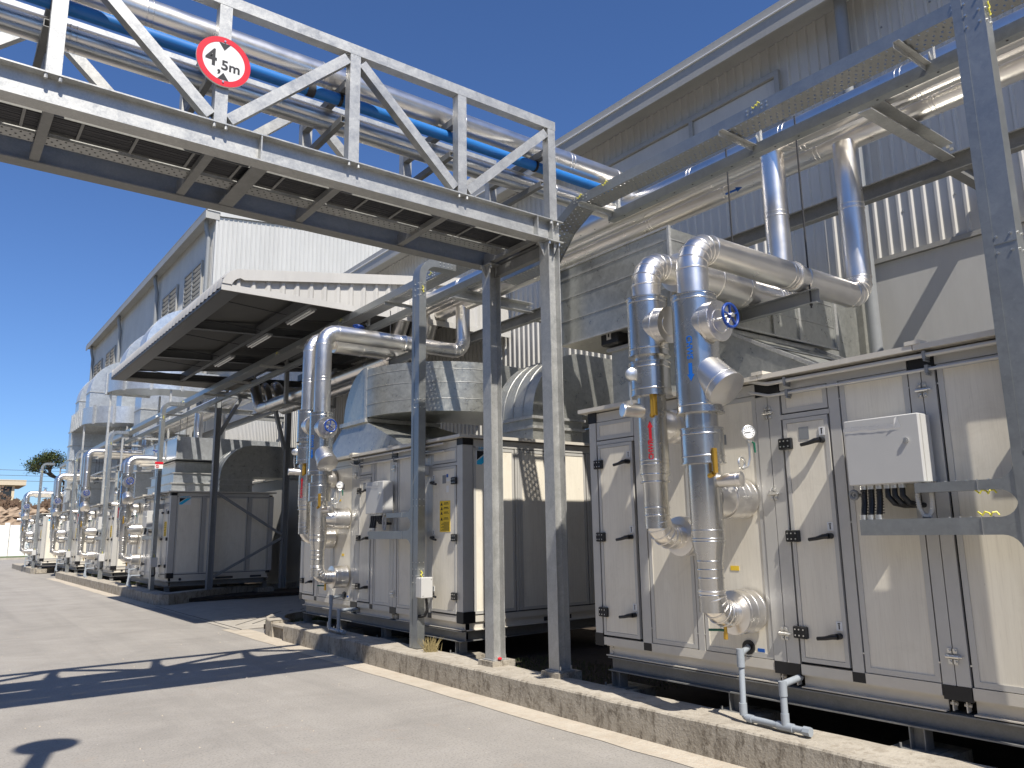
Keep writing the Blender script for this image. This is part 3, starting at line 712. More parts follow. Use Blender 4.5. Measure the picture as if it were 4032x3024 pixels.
for k in range(9): mb.box(FX-.0125, FX-.0115, .94, 1.13-(k % 3)*.03, 1.615+k*.012, 1.619+k*.012)
U.part('print', mb, 'ink', wl)
# latches on splice posts
for yy, zs in ((3.50, (2.45, 1.84, .84)), (2.34, (2.45, 1.85, .81))):
    for z in zs:
        mb = MB()
        for a in (-.028, .004):
            for zz in (-.045, .018): mb.box(FX-.014, FX-.004, yy+a, yy+a+.024, z+zz, z+zz+.028)
        mb.cyl((FX-.022, yy-.042, z), (FX-.022, yy+.036, z), .012, 12); mb.cyl((FX-.022, yy-.06, z), (FX-.022, yy-.04, z), .006, 8)
        for a in (-.016, .016):
            for zz in (-.032, .032): mb.cyl((FX-.004, yy+a, z+zz), (FX-.024, yy+a, z+zz), .008, 8)
        U.part('latch', mb, 'zinc')
# roof
mb = MB()
for a, b in ((3.52, FAR+.07), (2.34, 3.515), (NEAR-.06, 2.335)): mb.box(FX-.085, BX+.05, a, b, 2.702, 2.738)
for yy in (3.515, 2.335): mb.box(FX-.09, BX+.05, yy-.05, yy+.05, 2.739, 2.765)
U.part('roof', mb, 'profile_light')
# base
mb = MB()
for a, b in ((3.60, 5.38), (2.42, 3.40), (.70, 2.26)): mb.chan((FX+.055, a, .522), (FX+.055, b, .522), .055, .098, .006, side=-1) if False else mb.box(FX+.045, FX+.055, a, b, .482, .570).box(FX+.0, FX+.044, a, b, .480, .488).box(FX+.01, FX+.044, a, b, .563, .570)
mb.box(FX+.1, BX-.1, NEAR+.02, NEAR+.03, .482, .57).box(FX+.05, BX-.05, NEAR-.02, NEAR+.02, .480, .487)
for yy in (3.44, 3.56, 2.30, 2.38): mb.box(FX+.01, FX+.06, yy-.004, yy+.004, .49, .56).cyl((FX+.03, yy-.02, .53), (FX+.03, yy+.02, .53), .01, 8)
for yy in (5.34, .74): 
    for zz in (.505, .55): mb.cyl((FX+.046, yy, zz), (FX+.034, yy, zz), .013, 10)
U.part('base_channel', mb, 'profile_light')
U.part('lifting_hole', MB().cyl((FX+.33, NEAR+.019, .526), (FX+.33, NEAR+.016, .526), .035, 20).box(6.3, 6.75, NEAR+.015, NEAR+.019, .50, .55).box(7.2, 7.5, NEAR+.015, NEAR+.019, .50, .55), 'seam')
mb = MB().ibeam((FX+.06, .70, .412), (FX+.06, 5.36, .412), .12, .118, .009, .008).ibeam((BX-.1, .70, .412), (BX-.1, 5.36, .412), .12, .118)
mb.ibeam((FX+.121, NEAR+.09, .412), (BX-.161, NEAR+.09, .412), .10, .112)
mb.box(FX+.02, FX+.14, .72, 5.34, .472, .4735)
U.part('support_beam', mb, 'galv_dull_shaded')
mb = MB()
for yy in (5.28, 4.0, 2.62, .80):
    for xx in (FX+.06, BX-.12):
        mb.ibeam((xx, yy, .222), (xx, yy, .352), .10, .10, .008, .007, (0, 1, 0)); mb.box(xx-.11, xx+.11, yy-.11, yy+.11, .212, .221)
        for q in (-.09, .09): mb.cyl((xx+q, yy+.09, .22), (xx+q, yy+.09, .255), .008, 8)
U.part('foot', mb, 'galv_dull_shaded')
mb = MB()
for yy in (5.28, 4.0, 2.62, .80):
    for xx in (FX+.12, BX-.12): mb.box(xx-.22, xx+.2, yy-.18, yy+.18, .02, .211)
U.part('footing', mb, 'kerb')
# conduits near the top and the small switch
for z, x in ((2.665, FX-.05), (2.575, FX-.035)):
    mb = MB(); ya, yb = (3.58, 1.72)
    P, _ = bend([(x, ya+.05, z+.05), (x, ya-.12, z), (x, 1.9, z-.0), (x, NEAR+.35, z)], .2, 4); mb.tube(P, .016 if z > 2.6 else .012, 12)
    U.part('conduit', mb, 'profile')
    mb = MB()
    for yy in (3.3, 2.28, 1.5): mb.box(x-.02, FX+.0, yy-.01, yy+.01, z-.026, z+.026).cyl((x-.02, yy, z-.035), (FX-.001, yy, z-.035), .007, 8)
    U.part('conduit_clip', mb, 'primer')
U.part('switch_box', MB().bbox(FX-.10, FX-.001, 1.42, 1.60, 2.30, 2.43, .012), 'white')
# grey control box with hoses
cbx = U.part('control_box', MB().bbox(4.905, 5.06, 2.30, 2.795, 1.855, 2.285, .006).box(5.061, 5.097, 2.36, 2.74, 1.90, 2.24), 'white')
U.part('door_seam', MB().box(4.93, 4.933, 2.2985, 2.2995, 1.86, 2.28).box(4.935, 4.939, 2.2975, 2.2995, 1.86, 2.28), 'profile', cbx)
U.part('lock', MB().cyl((4.905, 2.385, 2.12), (4.892, 2.385, 2.12), .016, 16).cyl((4.892, 2.385, 2.12), (4.889, 2.385, 2.12), .008, 12), 'zinc', cbx)
mb = MB()
P = [(4.903, 2.795-.06*i, 2.222+.004*sin(i*1.3)-(.0 if i < 5 else .006)) for i in range(7)]
for i in range(6):
    a, b = P[i], P[i+1]; mb.quad((4.9025, a[1], a[2]-.012-.004*(i % 2)), (4.9025, b[1], b[2]-.014), (4.895, b[1], b[2]+.014), (4.897, a[1], a[2]+.010))
mb.quad((4.902, 2.455, 2.20), (4.902, 2.41, 2.205), (4.89, 2.425, 2.275), (4.885, 2.44, 2.26))
U.part('tape', mb, 'sticker', cbx, smooth=False)
gl = MB(); hs = MB()
for i, yy in enumerate((2.735, 2.685, 2.63, 2.575, 2.53, 2.48)):
    gl.cyl((4.98, yy, 1.83), (4.98, yy, 1.856), .024, 14)
    if i < 3:
        hs.tube([(4.98, yy, 1.835), (4.97, yy, 1.74), (4.95, yy+.004, 1.64)], .019, 12); gl.cyl((4.95, yy+.004, 1.634), (4.95, yy+.004, 1.665), .023, 14)
    else: hs.tube([(4.98, yy, 1.835), (4.97, yy-.004, 1.78), (4.99, yy-.03, 1.735), (5.05, yy-.06, 1.72), (5.10, yy-.07, 1.72)], .017, 12)
gl.cyl((4.98, 2.375, 1.83), (4.98, 2.375, 1.856), .024, 14); U.part('cable_gland', gl, 'zinc')
for i in range(3):
    for k in range(9): hs.ring((4.975, (2.735, 2.685, 2.63)[i], 1.82-k*.018), (0, 0, 1), .019, .003, 12, 5)
U.part('hose', hs, 'black')
P = []
for k in range(25):
    a = k/24*pi; P.append((4.96, 2.345+.035*cos(a)+(-.0), 1.83-.12-.08*sin(a)) if 0 < k < 24 else (4.96, 2.345+.035*cos(a), 1.83))
P = [(4.97, 2.38, 1.83), (4.96, 2.382, 1.77), (4.955, 2.375, 1.70), (4.95, 2.35, 1.652), (4.95, 2.315, 1.648), (4.95, 2.295, 1.69), (4.95, 2.29, 1.76), (4.95, 2.29, 1.80)]
mb = MB().tube(P, .013, 12)
for i in range(len(P)-1):
    a, b = V(P[i]), V(P[i+1])
    for j in range(5): mb.ring(a.lerp(b, j/5), b-a, .014, .0028, 12, 5)
U.part('flexible_conduit', mb, 'profile')
U.part('pressure_port', MB().ring((5.02, 2.83, 1.80), (1, 0, 0), .026, .012, 18, 8).cyl((5.03, 2.83, 1.80), (5.095, 2.83, 1.80), .012, 10), 'primer')
# stickers + drain grommet on coil panel
U.part('drain_hole', MB().cyl((FX+.006, 3.825, .71), (FX-.012, 3.825, .71), .052, 24), 'black')
U.part('sticker', MB().box(FX+.003, FX+.005, 3.69, 3.75, .685, .71), 'blue')
U.part('sticker', MB().box(FX+.003, FX+.005, 3.87, 3.95, 1.27, 1.305).box(FX+.003, FX+.005, 4.02, 4.09, 2.08, 2.11), 'yellow')
U.part('name_plate', MB().box(FX+.003, FX+.005, 3.91, 3.98, 2.25, 2.33), 'primer')
# logo sticker on the end face
yy = NEAR-.001
U.part('logo_sticker', MB().box(5.285, 5.585, yy+.001, yy+.0065, 2.385, 2.62), 'sticker')
mb = MB(); flat_text(mb, 'DAIKIN', .062, (5.43, yy, 2.593), (1, 0, 0), (0, 0, 1), (0, -1, 0), .0015, .0012, True, 1.05)
mb.add([(5.30, yy-.0015, 2.39), (5.365, yy-.0015, 2.39), (5.585, yy-.0015, 2.555), (5.48, yy-.0015, 2.555), (5.30, yy-.0015, 2.43)], [(0, 1, 2, 3, 4)])
U.part('logo', mb, 'cyan'); U.part('logo', MB().add([(5.30, yy-.0015, 2.555), (5.30, yy-.0015, 2.445), (5.45, yy-.0015, 2.555)], [(0, 1, 2)]), 'ink')
AHL = ['second air handling unit, between the tall galvanized columns and the loading bay', 'shaded air handling unit at the corner of the loading bay, partly under the canopy', 'fourth air handling unit along the road, first one in full sun past the canopy', 'fifth air handling unit along the road, second one in full sun past the canopy', 'farthest air handling unit, standing alone on the last pale plinth']
OFF = [(0, 7.06, 0), (0, 20.5, 0), (0, 27.55, 0), (0, 34.6, 0), (-.45, 41.6, 0)]
for l, o in zip(AHL, OFF): dup(U.o, o, l)
ORD = ['nearest', 'second', 'third', 'fourth', 'fifth', 'farthest']
WHERE = ['in front of the nearest machine', 'in front of the second machine', 'in front of the shaded third machine', 'in front of the fourth machine', 'in front of the fifth machine', 'in front of the farthest machine']
# ================================================================== chilled water risers
SX, SY, RY = 4.65, 3.78, 4.27
def sleeve(mb, x, y, z0, z1, r, rr):
    mb.lathe((x, y, z0), (0, 0, 1), [(0, rr), (.004, r+.008), (.014, r+.008), (.016, r), (z1-z0-.016, r), (z1-z0-.014, r+.006), (z1-z0-.004, r+.006), (z1-z0, rr)], 32)
    for z in (z0+.06, z1-.05): mb.bead((x, y, z), (0, 0, 1), r, .012, .004)
S = Thing('supply_pipe', 'jacketed supply pipe with blue CHWS lettering and blue handwheel '+WHERE[0], 'insulated pipe', (SX, SY, .9), 'supply risers of the machines')
mb = MB(); jacket(mb, [(SX, SY, 3.3), (SX, SY, 3.79), (7.17, SY, 3.79), (7.17, SY, 5.42)], .122, [.21, .2], 5, 1.2, 28)
S.part('upper_pipe', mb, 'alu')
for x in (6.02, 6.14): pass
S.part('pipe_clamp', MB().bead((6.02, SY, 3.79), (1, 0, 0), .124, .05, .012).bead((6.16, SY, 3.79), (1, 0, 0), .124, .03, .006), 'alu_dull')
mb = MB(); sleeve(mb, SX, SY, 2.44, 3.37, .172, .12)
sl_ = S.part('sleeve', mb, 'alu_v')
mb = MB().cyl((SX, SY-.02, 3.13), (SX, SY-.235, 3.13), .15, 32)
mb.bead((SX, SY-.15, 3.12), (0, 1, 0), .150, .010, .004).bead((SX, SY-.228, 3.12), (0, 1, 0), .15, .01, .005)
mb.ring((SX, SY-.236, 3.12), (0, 1, 0), .09, .004, 28, 6); bn = S.part('valve_cover', mb, 'alu', sl_)
wy = SY-.33
mb = MB().ring((SX, wy, 3.14), (0, 1, 0), .088, .012, 32, 10).cyl((SX, wy-.012, 3.14), (SX, wy+.012, 3.14), .024, 16)
for k in range(5):
    a = 2*pi*k/5+.4; mb.bar((SX+.02*cos(a), wy, 3.14+.02*sin(a)), (SX+.085*cos(a), wy, 3.14+.085*sin(a)), .008, .018, (0, 1, 0))
hw = S.part('handwheel', mb, 'wheel', sl_); S.part('stem', MB().cyl((SX, wy-.02, 3.14), (SX, SY-.2, 3.13), .012, 12).cyl((SX, wy-.028, 3.14), (SX, wy-.012, 3.14), .018, 6), 'zinc', sl_)
# strainer cover pointing down towards the camera
d = V((.02, -1, -.95)).normalized(); p = V((SX, SY-.01, 2.82))
mb = MB().lathe(p, d, [(0, .135), (.31, .145), (.315, .152), (.335, .152), (.337, .142), (.352, .05), (.356, .004)], 34)
mb.bead(p+d*.27, d, .144, .01, .004).ring(p+d*.338, d, .105, .0035, 30, 6); S.part('strainer_cover', mb, 'alu_dull')
mb = MB().cyl((SX, SY, 2.33), (SX, SY, 2.45), .125, 28); sleeve(mb, SX, SY, 2.06, 2.335, .158, .12)
mb.lathe((SX, SY, 1.0), (0, 0, 1), [(.0, .094), (.36, .094), (.50, .120), (1.06, .122)], 30)
for z in (1.30, 1.24, 1.12, 1.36, 1.52, 1.58, 1.50): mb.bead((SX, SY, z), (0, 0, 1), .096 if z < 1.4 else .12, .011, .004)
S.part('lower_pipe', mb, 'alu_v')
mb = MB(); jacket(mb, [(SX, SY, 1.16), (SX, SY, .98), (5.02, SY, .98)], .096, .165, 6, 9, 28); S.part('elbow', mb, 'alu')
for z in (.98, 1.815):
    mb = MB().lathe((4.86 if z < 1 else 4.72, SY, z), (1, 0, 0), [(0, .10), (.012, .158), (.22 if z < 1 else .36, .158)] if z < 1 else [(0, .11), (.05, .125), (.18, .152), (.367, .152)], 34)
    for x in ((4.90, 4.98, 5.06) if z < 1 else (4.85, 4.93, 5.0, 5.07)): mb.bead((x, SY, z), (1, 0, 0), .157 if z < 1 else .150, .009, .004)
    S.part('stub_cover', mb, 'alu_dull')
d = V((.25, -1, .03)).normalized(); p = V((SX+.02, SY-.06, 1.935))
S.part('sensor_cover', MB().lathe(p, d, [(0, .05), (.21, .052), (.212, .056), (.224, .056), (.235, .02), (.238, .003)], 24).bead(p+d*.19, d, .052, .008, .003), 'alu_dull')
mb = MB().cyl((SX-.06, SY-.145, 1.98), (SX-.06, SY-.145, 2.16), .012, 10).cyl((SX-.06, SY-.135, 1.985), (SX-.06, SY-.06, 1.96), .02, 12).box(SX-.085, SY-.155 if False else SX-.045, SY-.165, SY-.150, 1.99, 2.17)
S.part('thermometer', mb, 'brass')
P = []
cc = V((SX+.12, SY-.24, 2.06))
for k in range(30):
    a = -pi/2+k/29*2*pi*1.0; P.append(cc+V((.042*cos(a), -.02*k/29, .042*sin(a))))
mb = MB().tube(P, .008, 10).tube([P[-1], P[-1]+V((.05, -.01, .02)), P[-1]+V((.075, -.01, .08)), P[-1]+V((.075, -.01, .17))], .008, 10)
g0 = P[-1]+V((.075, -.01, .17)); S.part('siphon', mb, 'zinc')
S.part('gauge_cock', MB().cyl(g0, g0+V((0, 0, .06)), .013, 10).cyl(g0+V((-.02, 0, .03)), g0+V((.02, -.01, .03)), .010, 8), 'zinc')
S.part('cock_lever', MB().tube([g0+V((.015, -.015, .03)), g0+V((.035, -.02, .02)), g0+V((.04, -.02, -.05))], .007, 8), 'green')
gd = V((-.55, -.83, 0)).normalized(); gc = g0+V((0, 0, .10))
ga = S.part('gauge', MB().lathe(gc-gd*.018, gd, [(0, .046), (.004, .052), (.034, .052), (.036, .046), (.030, .045)], 28), 'zinc')
S.part('dial', MB().cyl(gc+gd*.013, gc+gd*.015, .045, 24), 'sticker', ga)
_, ga_, gb_ = frame(gd); mb = MB().bar(gc+gd*.0165-ga_*.012, gc+gd*.0165+ga_*.03-gb_*.004, .004, .002, tuple(gd))
for k in range(11):
    a = RAD(225-27*k); mb.bar(gc+gd*.016+(ga_*cos(a)+gb_*sin(a))*.032, gc+gd*.016+(ga_*cos(a)+gb_*sin(a))*.040, .003, .001, tuple(gd))
S.part('needle', mb, 'ink', ga)
S.part('drain_cock', MB().cyl((SX+.13, SY, .895), (SX+.13, SY, .84), .013, 12).cyl((SX+.13, SY, .845), (SX+.13, SY, .80), .017, 6), 'brass')
S.part('cock_lever', MB().tube([(SX+.13, SY, .862), (SX+.10, SY+.03, .866), (SX+.05, SY+.09, .866)], .009, 8), 'green')
# wrapped lettering + arrow
def wrap_text(th, txt, size, cx, cyy, r, ang, z, mat, updir=-1, name='lettering', bold=.001):
    v, f = textmb(txt, size, bold=bold); mb = MB(); P = []
    for x, y, _ in v:
        a = ang-updir*(y/r); zz = z+(-x if updir < 0 else x); P.append((cx+(r+.0025)*cos(a), cyy+(r+.0025)*sin(a), zz))
    mb.add(P, f); return th.part(name, mb, mat)
def wrap_arrow(th, cx, cyy, r, ang, z0, z1, wd, mat, dirn=-1):
    mb = MB(); L = z1-z0; hd = .055
    def pt(s_, t_): a = ang+s_/r; return (cx+(r+.0025)*cos(a), cyy+(r+.0025)*sin(a), (z0+t_ if dirn < 0 else z1-t_))
    for i in range(4):
        a, b = -wd/2+wd*i/4, -wd/2+wd*(i+1)/4; mb.quad(pt(a, hd), pt(b, hd), pt(b, L), pt(a, L))
    for i in range(6):
        a, b = -wd+2*wd*i/6, -wd+2*wd*(i+1)/6
        mb.add([pt(a, hd), pt(b, hd), pt(b, hd*abs(b)/wd), pt(a, hd*abs(a)/wd)], [(0, 1, 2, 3)])
    return th.part('arrow', mb, mat)
AN = RAD(201)
wrap_text(S, 'CHWS', .062, SX, SY, .172, AN, 2.93, 'blue', -1, bold=.0015); wrap_arrow(S, SX, SY, .172, AN, 2.67, 2.81, .028, 'blue', -1)
SGRP = 'supply risers of the machines'
ZBR = {0: 4.62, 1: 3.78, 2: 4.64, 3: 4.22, 4: 3.79}
for i, o in enumerate(OFF):
    c = dup(S.o, o, 'silver jacketed supply pipe with blue handwheel and gauge '+WHERE[i+1]); zb_ = ZBR[i]
    if zb_ > 4:
        for ch in c.children:
            if ch.name.startswith('upper_pipe'):
                mb = MB(); jacket(mb, [(SX, SY, 3.3), (SX, SY, zb_), (7.17, SY, zb_), (7.17, SY, 5.42)], .122, [.21, .2], 5, 1.2, 28); ch.data = mesh(mb, 'alu', S.loc, 'upper_pipe')
            if ch.name.startswith('pipe_clamp'): ch.location.z += zb_-3.79
# return riser
Rr = Thing('return_pipe', 'jacketed return pipe with red CHWR lettering '+WHERE[0], 'insulated pipe', (SX, RY, 1.4), 'return risers of the machines')
mb = MB(); jacket(mb, [(SX, RY, 3.4), (SX, RY, 3.78), (6.62, RY, 3.78), (6.62, RY, 5.36)], .118, [.20, .17], 5, 1.1, 28); Rr.part('upper_pipe', mb, 'alu')
mb = MB().lathe((5.02, RY, 3.78), (1, 0, 0), [(0, .12), (.01, .168), (.93, .168), (.94, .12)], 32)
for x in (5.06, 5.9, 5.5): mb.bead((x, RY, 3.78), (1, 0, 0), .168, .012, .004)
slv = Rr.part('valve_sleeve', mb, 'alu_dull')
mb = MB().cyl((5.45, RY, 3.90), (5.45, RY, 4.04), .06, 20); Rr.part('valve_neck', mb, 'alu_dull', slv)
mb = MB().ring((5.45, RY, 4.10), (.15, 0, 1), .085, .012, 28, 8)
for k in range(5): a = 2*pi*k/5; mb.bar((5.45, RY, 4.10), (5.45+.085*cos(a), RY+.085*sin(a), 4.10-.15*.085*cos(a)), .014, .008)
mb.cyl((5.45, RY, 4.0), (5.45, RY, 4.12), .012, 10); Rr.part('handwheel', mb, 'wheel', slv)
mb = MB(); sleeve(mb, SX, RY, 2.97, 3.47, .165, .12); sleeve(mb, SX, RY, 2.64, 2.93, .165, .12); mb.cyl((SX, RY, 2.9), (SX, RY, 3.0), .125, 28)
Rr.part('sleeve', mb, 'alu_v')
mb = MB().cyl((SX, RY-.02, 3.22), (SX, RY-.24, 3.20), .148, 32).bead((SX, RY-.15, 3.21), (0, 1, 0), .148, .01, .004).ring((SX, RY-.241, 3.20), (0, 1, 0), .09, .004, 26, 6); Rr.part('valve_cover', mb, 'alu')
mb = MB().lathe((SX, RY, 1.60), (0, 0, 1), [(0, .098), (.34, .098), (.44, .118), (1.06, .118)], 30)
for z in (1.70, 1.76, 1.96, 2.02, 2.10, 2.13): mb.bead((SX, RY, z), (0, 0, 1), .10 if z < 1.9 else .118, .011, .004)
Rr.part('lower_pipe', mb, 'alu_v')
mb = MB(); jacket(mb, [(SX, RY, 1.72), (SX, RY, 1.535), (5.02, RY, 1.535)], .098, .165, 6, 9, 28); Rr.part('elbow', mb, 'alu')
for z in (1.535, 2.42):
    mb = MB().lathe((4.88 if z < 2 else 4.70, RY, z), (1, 0, 0), [(0, .10), (.012, .155), (.21, .155)] if z < 2 else [(0, .10), (.05, .125), (.15, .125), (.17, .14), (.387, .14)], 32)
    for x in ((4.92, 5.0, 5.07) if z < 2 else (4.80, 4.87, 5.0)): mb.bead((x, RY, z), (1, 0, 0), .155 if z < 2 else (.14 if x > 4.9 else .125), .009, .004)
    Rr.part('stub_cover', mb, 'alu_dull')
p = V((SX-.06, RY, 2.52)); d = V((-.75, .25, .03)).normalized()
Rr.part('sensor_cover', MB().lathe(p, d, [(0, .05), (.20, .052), (.21, .056), (.22, .052), (.222, .01)], 24), 'alu_dull')
Rr.part('thermometer', MB().cyl((SX-.10, RY-.09, 2.47), (SX-.10, RY-.09, 2.64), .012, 10).box(SX-.105, SX-.06, RY-.115, RY-.10, 2.48, 2.65).cyl((SX-.10, RY-.09, 2.48), (SX-.05, RY-.06, 2.48), .02, 12), 'brass')
P = [V((SX-.13, RY+.05, 2.55))+V((.035*cos(a), 0, .035*sin(a))) for a in [i*2*pi/16 for i in range(17)]]
Rr.part('siphon', MB().tube(P, .008, 8).tube([(SX-.17, RY+.05, 2.56), (SX-.19, RY+.05, 2.66), (SX-.19, RY+.05, 2.76)], .008, 8), 'zinc')
Rr.part('gauge', MB().lathe((SX-.18, RY+.04, 2.82), (-.55, -.83, 0), [(0, .05), (.03, .05), (.034, .044), (.036, .002)], 24), 'zinc')
wrap_text(Rr, 'CHWR', .052, SX, RY, .118, RAD(212), 2.21, 'red_dark', 1, bold=.002); wrap_arrow(Rr, SX, RY, .118, RAD(212), 2.29, 2.44, .022, 'red_dark', 1)
for i, o in enumerate(OFF):
    c = dup(Rr.o, o, 'return pipe behind the supply pipe '+WHERE[i+1]); zb_ = ZBR[i]-.02
    if zb_ > 4:
        for ch in c.children:
            if ch.name.startswith('upper_pipe'):
                mb = MB(); jacket(mb, [(SX, RY, 3.4), (SX, RY, zb_), (6.62, RY, zb_), (6.62, RY, 5.36)], .118, [.20, .17], 5, 1.1, 28); ch.data = mesh(mb, 'alu', Rr.loc, 'upper_pipe')
            if ch.name.startswith('valve_sleeve'): ch.location.z += zb_-3.78
# trapeze hangers
for k, (o, zb_) in enumerate(zip([(0, 0, 0)]+OFF[:4], [3.79, 4.62, 3.79, 4.64, 4.22])):
    dz, oy = zb_-3.79, o[1]
    TZ = Thing('pipe_hanger', 'grey steel channel hanger under the two branch pipes of the '+['nearest', 'second', 'shaded third', 'fourth', 'fifth'][k]+' machine', 'pipe support', (6.14, 4.05+oy, 3.58+dz), 'channel hangers under the branch pipes')
    TZ.part('channel', MB().chan((6.14, 3.62+oy, 3.60+dz), (6.14, 4.56+oy, 3.60+dz), .06, .125, .005, side=-1), 'primer')
    TZ.part('rod', MB().cyl((6.14, 3.69+oy, 3.50+dz), (6.14, 3.69+oy, 5.35), .008, 8).cyl((6.14, 4.47+oy, 3.52+dz), (6.14, 4.47+oy, 5.35), .008, 8).cyl((6.14, 3.69+oy, 3.52+dz), (6.14, 3.69+oy, 3.54+dz), .014, 6), 'seam')
# condensate drains
D = Thing('drain_pipe', 'grey plastic condensate drain pipe of the nearest machine, standing on the plinth', 'drain pipe', (4.8, 3.7, .25), 'grey condensate drain pipes')
P, _ = bend([(5.09, 3.825, .71), (4.86, 3.72, .70), (4.82, 3.70, .275), (4.80, 3.17, .275)], .035, 3)
D.part('pipe', MB().tube(P, .0215, 16), 'pvc')
mb = MB().cyl((4.845, 3.713, .735), (4.845, 3.713, .61), .028, 16).cyl((4.82, 3.70, .37), (4.82, 3.70, .29), .028, 16).cyl((4.818, 3.665, .275), (4.816, 3.62, .275), .028, 16).cyl((4.805, 3.41, .275), (4.803, 3.29, .275), .029, 16)
mb.cyl((4.804, 3.35, .28), (4.804, 3.35, .36), .028, 16).cyl((4.804, 3.35, .47), (4.804, 3.35, .565), .028, 16).cyl((4.80, 3.16, .275), (4.799, 3.21, .275), .031, 8); D.part('fitting', mb, 'pvc')
P, _ = bend([(4.804, 3.35, .28), (4.804, 3.35, .545), (5.12, 3.42, .545)], .04, 3); D.part('branch_pipe', MB().tube(P, .023, 16), 'pvc')
for i, o in enumerate(OFF): dup(D.o, o, 'grey plastic condensate drain pipe '+WHERE[i+1])
# ================================================================== header pipes along the wall
HDR = [('header_pipe', 'silver jacketed header pipe nearest the road, running along the wall above the machines', 6.62, 5.47, .135),
       ('header_pipe', 'thin silver jacketed header pipe between the two thick ones along the wall', 6.93, 5.50, .085),
       ('header_pipe', 'silver jacketed header pipe closest to the building wall above the machines', 7.22, 5.50, .135)]
for nm, lb, x, z, r in HDR:
    t = Thing(nm, lb, 'insulated pipe', (x, 5, z-r), 'header pipes along the wall')
    mb = MB(); zl = z-.75
    jacket(mb, [(x, -6, z), (x, 11.9, z), (x, 12.4, zl), (x, 19.3, zl), (x, 19.8, z-.05), (x, 42, z-.05)], r, .3, 4, 1.15, 24)
    t.part('pipe', mb, 'alu')
t = Thing('flow_marking', 'blue flow arrow sticker on the header pipe nearest the wall', 'sticker', (7.1, 5.2, 5.4))
mb = MB(); d0 = V((-.85, -.25, -.5)).normalized()
c = V((7.22, 5.3, 5.5)); o = V((-.72, 0, -.70)).normalized(); e = c+o*.139; g = o.cross(V((0, 1, 0))).normalized()
mb.add([e+V((0, -.25, 0))-g*.012, e+V((0, -.25, 0))+g*.012, e+V((0, -.06, 0))+g*.012, e+V((0, -.06, 0))-g*.012], [(0, 1, 2, 3)])
mb.add([e+V((0, -.30, 0)), e+V((0, -.22, 0))+g*.03, e+V((0, -.22, 0))-g*.03], [(0, 1, 2)]); t.part('arrow', mb, 'blue')
# support brackets and long wall beams
t = Thing('wall_beam', 'long galvanized beam along the ribbed wall carrying the header pipe brackets', 'beam', (7.9, 5, 5.05))
t.part('beam', MB().ibeam((7.90, -6, 5.13), (7.90, 12.2, 5.13), .10, .18).ibeam((7.90, 20.5, 5.13), (7.90, 42, 5.13), .10, .18), 'galv_dull_shaded')
mb = MB()
for yy in (-3.9, 3.1, 9.8, 23.5, 30.5, 37.5): mb.ibeam((7.96, yy, 5.13), (8.86, yy, 5.13), .10, .16)
t.part('stub', mb, 'galv_dull_shaded')
BR = Thing('pipe_bracket', 'galvanized channel bracket under the header pipes above the nearest machine', 'bracket', (7.0, 3.1, 5.18), 'channel brackets under the header pipes')
BR.part('channel', MB().chan((6.28, 3.1, 5.25), (7.86, 3.1, 5.25), .12, .16, .008, side=1), 'galv')
BR.part('bolt', MB().cyl((7.72, 3.05, 5.24), (7.72, 3.02, 5.24), .016, 6).cyl((7.80, 3.05, 5.24), (7.80, 3.02, 5.24), .016, 6), 'zinc')
for dy, lb in ((6.7, 'galvanized channel bracket under the header pipes above the second machine'), (20.4, 'galvanized channel bracket under the header pipes above the shaded third machine'), (27.4, 'galvanized channel bracket under the header pipes above the fourth machine'), (34.4, 'galvanized channel bracket under the header pipes above the fifth machine')):
    dup(BR.o, (0, dy, 0), lb)
# ================================================================== perforated cable trays
def tray_y(mbS, mbF, x0, x1, z, ya, yb, h=.11, lip=.014):
    mbS.box(x0-.002, x0, ya, yb, z, z+h).box(x1, x1+.002, ya, yb, z, z+h).box(x0, x0+lip, ya, yb, z+h-.004, z+h-.001).box(x1-lip, x1, ya, yb, z+h-.004, z+h-.001)
    n = max(1, int((yb-ya)/3))
    for i in range(n):
        a, b = ya+(yb-ya)*i/n, ya+(yb-ya)*(i+1)/n
        mbF.quv((x0, a, z+.0005), (x0, b, z+.0005), (x1, b, z+.0005), (x1, a, z+.0005), [(a, 0), (b, 0), (b, x1-x0), (a, x1-x0)])
def bolts_y(mb, x, ys, zs):
    for yy in ys:
        for zz in zs: mb.cyl((x, yy, zz), (x-.007, yy, zz), .008, 8)
CT = Thing('cable_tray', 'long perforated galvanized cable tray running above the front of the machines', 'cable tray', (5.6, 5, 5.1))
s_, f_ = MB(), MB()
tray_y(s_, f_, 5.45, 5.70, 5.10, -5, 5.98); tray_y(s_, f_, 5.45, 5.70, 5.12, 8.0, 45)
# kink dropping under the bridge
def trayseg(p, q, w=.25, h=.11):
    p, q = V(p), V(q); s_.bar(p+V((0, 0, h/2)), q+V((0, 0, h/2)), .003, h); s_.bar(p+V((w, 0, h/2)), q+V((w, 0, h/2)), .003, h)
    f_.quv(p, q, q+V((w, 0, 0)), p+V((w, 0, 0)), [(0, 0), ((q-p).length, 0), ((q-p).length, w), (0, w)])
trayseg((5.45, 5.98, 5.10), (5.45, 6.30, 4.94)); trayseg((5.45, 6.30, 4.94), (5.45, 6.62, 4.62)); trayseg((5.45, 6.62, 4.62), (5.45, 7.4, 4.62)); trayseg((5.45, 7.4, 4.62), (5.45, 8.0, 5.12))
CT.part('side_rail', s_, 'tray'); CT.part('floor', f_, 'perf', smooth=False)
mb = MB()
for yj in (3.62, 1.9, 5.9, 9.05, 12.0, 15, 22.0, 25, 28.6, 32):
    bolts_y(mb, 5.448, (yj-.10, yj-.05, yj+.05, yj+.10), (5.145, 5.18))
CT.part('bolt', mb, 'zinc')
mb = MB()
